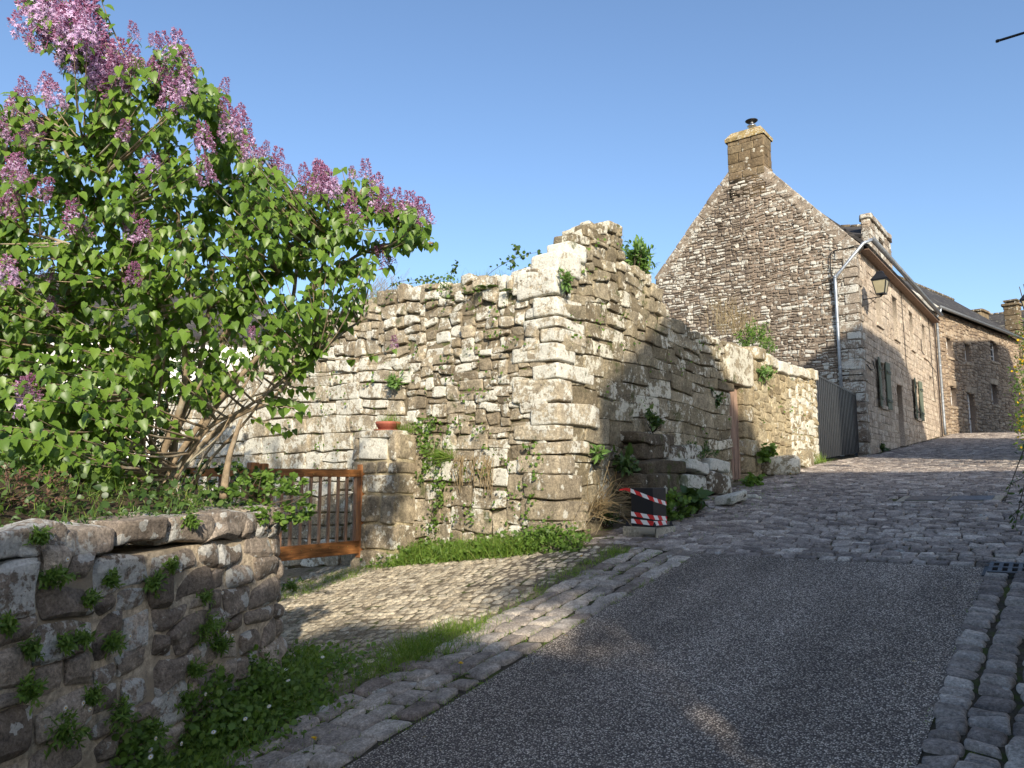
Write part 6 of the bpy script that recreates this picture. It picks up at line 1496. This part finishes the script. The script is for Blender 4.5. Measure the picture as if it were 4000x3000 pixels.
for (px, py, lab) in [(1800, 2640, 'yellow dandelion growing between the gutter setts'), (1225, 2945, 'orange dandelion on bare soil at the bottom of the photo'), (2270, 2205, 'yellow dandelion on the grassy edge near the ruin'), (3090, 1868, 'yellow dandelion by the street edge below the boulder')]:
    g = onG(px, py); mb = MB(); n = 9; a = R.uniform(0, 6.28, n); place(mb, 'lance', np.broadcast_to(g + (0, 0, .008), (n, 3)), np.stack([np.cos(a), np.sin(a), np.full(n, .25)], 1), np.broadcast_to((0, 0, 1.), (n, 3)), .07, R.random(n)); d_ = thing('dandelion', g, lab, 'flower'); mb.build('leaves', M['weed'], d_)
    mb = MB(); n = 26; a = R.uniform(0, 6.28, n); place(mb, 'lance', np.broadcast_to(g + (0, 0, .075), (n, 3)), np.stack([np.cos(a), np.sin(a), R.uniform(.1, 1, n)], 1), np.broadcast_to((0, 0, 1.), (n, 3)), .022, .5); mb.build('flower_head', M['petal_yellow'], d_); mb = MB(); tube(mb, [g, g + (0, 0, .075)], .002, 5); mb.build('stalk', M['weed'], d_)
# ------------------------------------------------------------------ hedge and twigs at the right edge
rb = at(4010, 1500, 13); hgm = thing('flowering_hedge', (rb[0] + .5, rb[1], zg(rb[0], rb[1])), 'overhanging green hedge with yellow blossom at the right edge of the street', 'hedge')
mb = MB(); ym_ = MB(); sb = MB(); tube(sb, [(rb[0] + .6, rb[1], zg(0, rb[1])), (rb[0] + .5, rb[1], 2.8), (rb[0] + .3, rb[1], 4.2)], [.07, .05, .02], 7)
for i in range(330):
    py = R.uniform(1230, 1760); px = 4030 - 45 * math.sin(min(1, (py - 1230) / 250) * 1.5) + R.uniform(-12, 160) ; c = at(px, py, R.uniform(12.2, 14.5)); m = 9
    place(mb, 'lance', c + R.normal(0, .07, (m, 3)), rdir(m) + (0, 0, -.2), nrm(-L + rdir(m)), R.uniform(.05, .09, m), R.beta(1.5, 2, m))
    if R.random() < .22: place(ym_, 'round', c + R.normal(0, .05, (5, 3)), rdir(5), nrm(-L + rdir(5)), .04, .5)
mb.build('foliage', M['weed'], hgm); ym_.build('blossom', M['petal_yellow'], hgm); sb.build('trunk', M['barkdark'], hgm)
mb = MB(); lm = MB()
for (A_, B_, C_) in [((4080, 1560), (3985, 1780), (3925, 1960)), ((4080, 1800), (3990, 1880), (3945, 1890)), ((4090, 1900), (4000, 1960), (3950, 2020)), ((4070, 1700), (3990, 1900), (3965, 2060))]:
    a, b, c = at(*A_, 4.6), at(*B_, 4.5), at(*C_, 4.4); t = np.linspace(0, 1, 12)[:, None]; P = a * (1 - t) ** 2 + 2 * b * t * (1 - t) + c * t ** 2; tube(mb, P, np.linspace(.005, .0018, 12), 5, .3)
    n = 16; k = R.integers(3, 12, n); place(lm, 'lance', P[k] + R.normal(0, .012, (n, 3)), rdir(n) + (0, 0, -.3), nrm(-L + rdir(n)), R.uniform(.02, .05, n), R.random(n))
tb_ = at(4095, 1640, 4.6); tube(mb, [tb_ + (.3, .1, -1.9), tb_ + (.15, 0, -.5), tb_], .008, 5)
o = mb.build('overhanging_branch', M['barkdark'], label='thin dark branch hanging into view at the lower right edge', cat='branch'); lm.build('leaves', M['ivy'], o)
mb = MB()
for px, py in ((3982, 1120), (3998, 1110)): a = at(px, py, 12); tube(mb, [a, a + (.1, .05, -.7), a + (.5, .1, -2.2)], [.006, .012, .02], 5)
mb.build('bare_shoots', M['barkdark'], hgm)
for i in range(13):      # daisies standing in the herbs
    u = R.uniform(.2, LAB + .3); p, n = path(np.array(u)); x, y = p + n * R.uniform(.12, .45); z = zg(x, y); c = np.array([x, y, z + R.uniform(.12, .28)]); nn = nrm(np.array([.3, -.5, .7]) + R.normal(0, .25, 3)); a = np.arange(13) * 2 * math.pi / 13; e1 = nrm(np.cross(nn, (0, 0, 1.))); e2 = np.cross(e1, nn); Tt = np.cos(a)[:, None] * e1 + np.sin(a)[:, None] * e2
    d_ = thing('daisy', (x, y, z), 'small white daisy standing among the herbs at the near wall foot', 'flower', 'daisies at the near wall foot'); mb = MB(); place(mb, 'lance', c + Tt * .002, Tt, np.broadcast_to(nn, (13, 3)), .013, .5); mb.build('petals', M['petal_white'], d_, smooth=False)
    mb = MB(); lathe(mb, c + nn * .001, [(0, .003), (.003, .002), (.004, 0)], 8, axis=np.array([e1, e2, nn])); mb.build('flower_centre', M['petal_yellow'], d_); mb = MB(); tube(mb, [(x, y, z), c], .0012, 4); mb.build('stalk', M['weed'], d_)
mb = MB(); n = 130; P = []
while len(P) < n:
    x, y = R.uniform(ASX0, ASX1), R.uniform(1.0, ASY)
    if R.random() < np.exp(-min(x - ASX0, ASX1 - x) / .25) + .10: P.append((x, y, zg(x, y) + .006))
P = np.array(P); place(mb, 'lance', P, rdir(n) * (1, 1, .1), np.array([0, 0, 1.]) + R.normal(0, .3, (n, 3)), R.uniform(.012, .035, n), R.random(n)); mb.build('leaf_litter', M['dry'], kind='stuff')
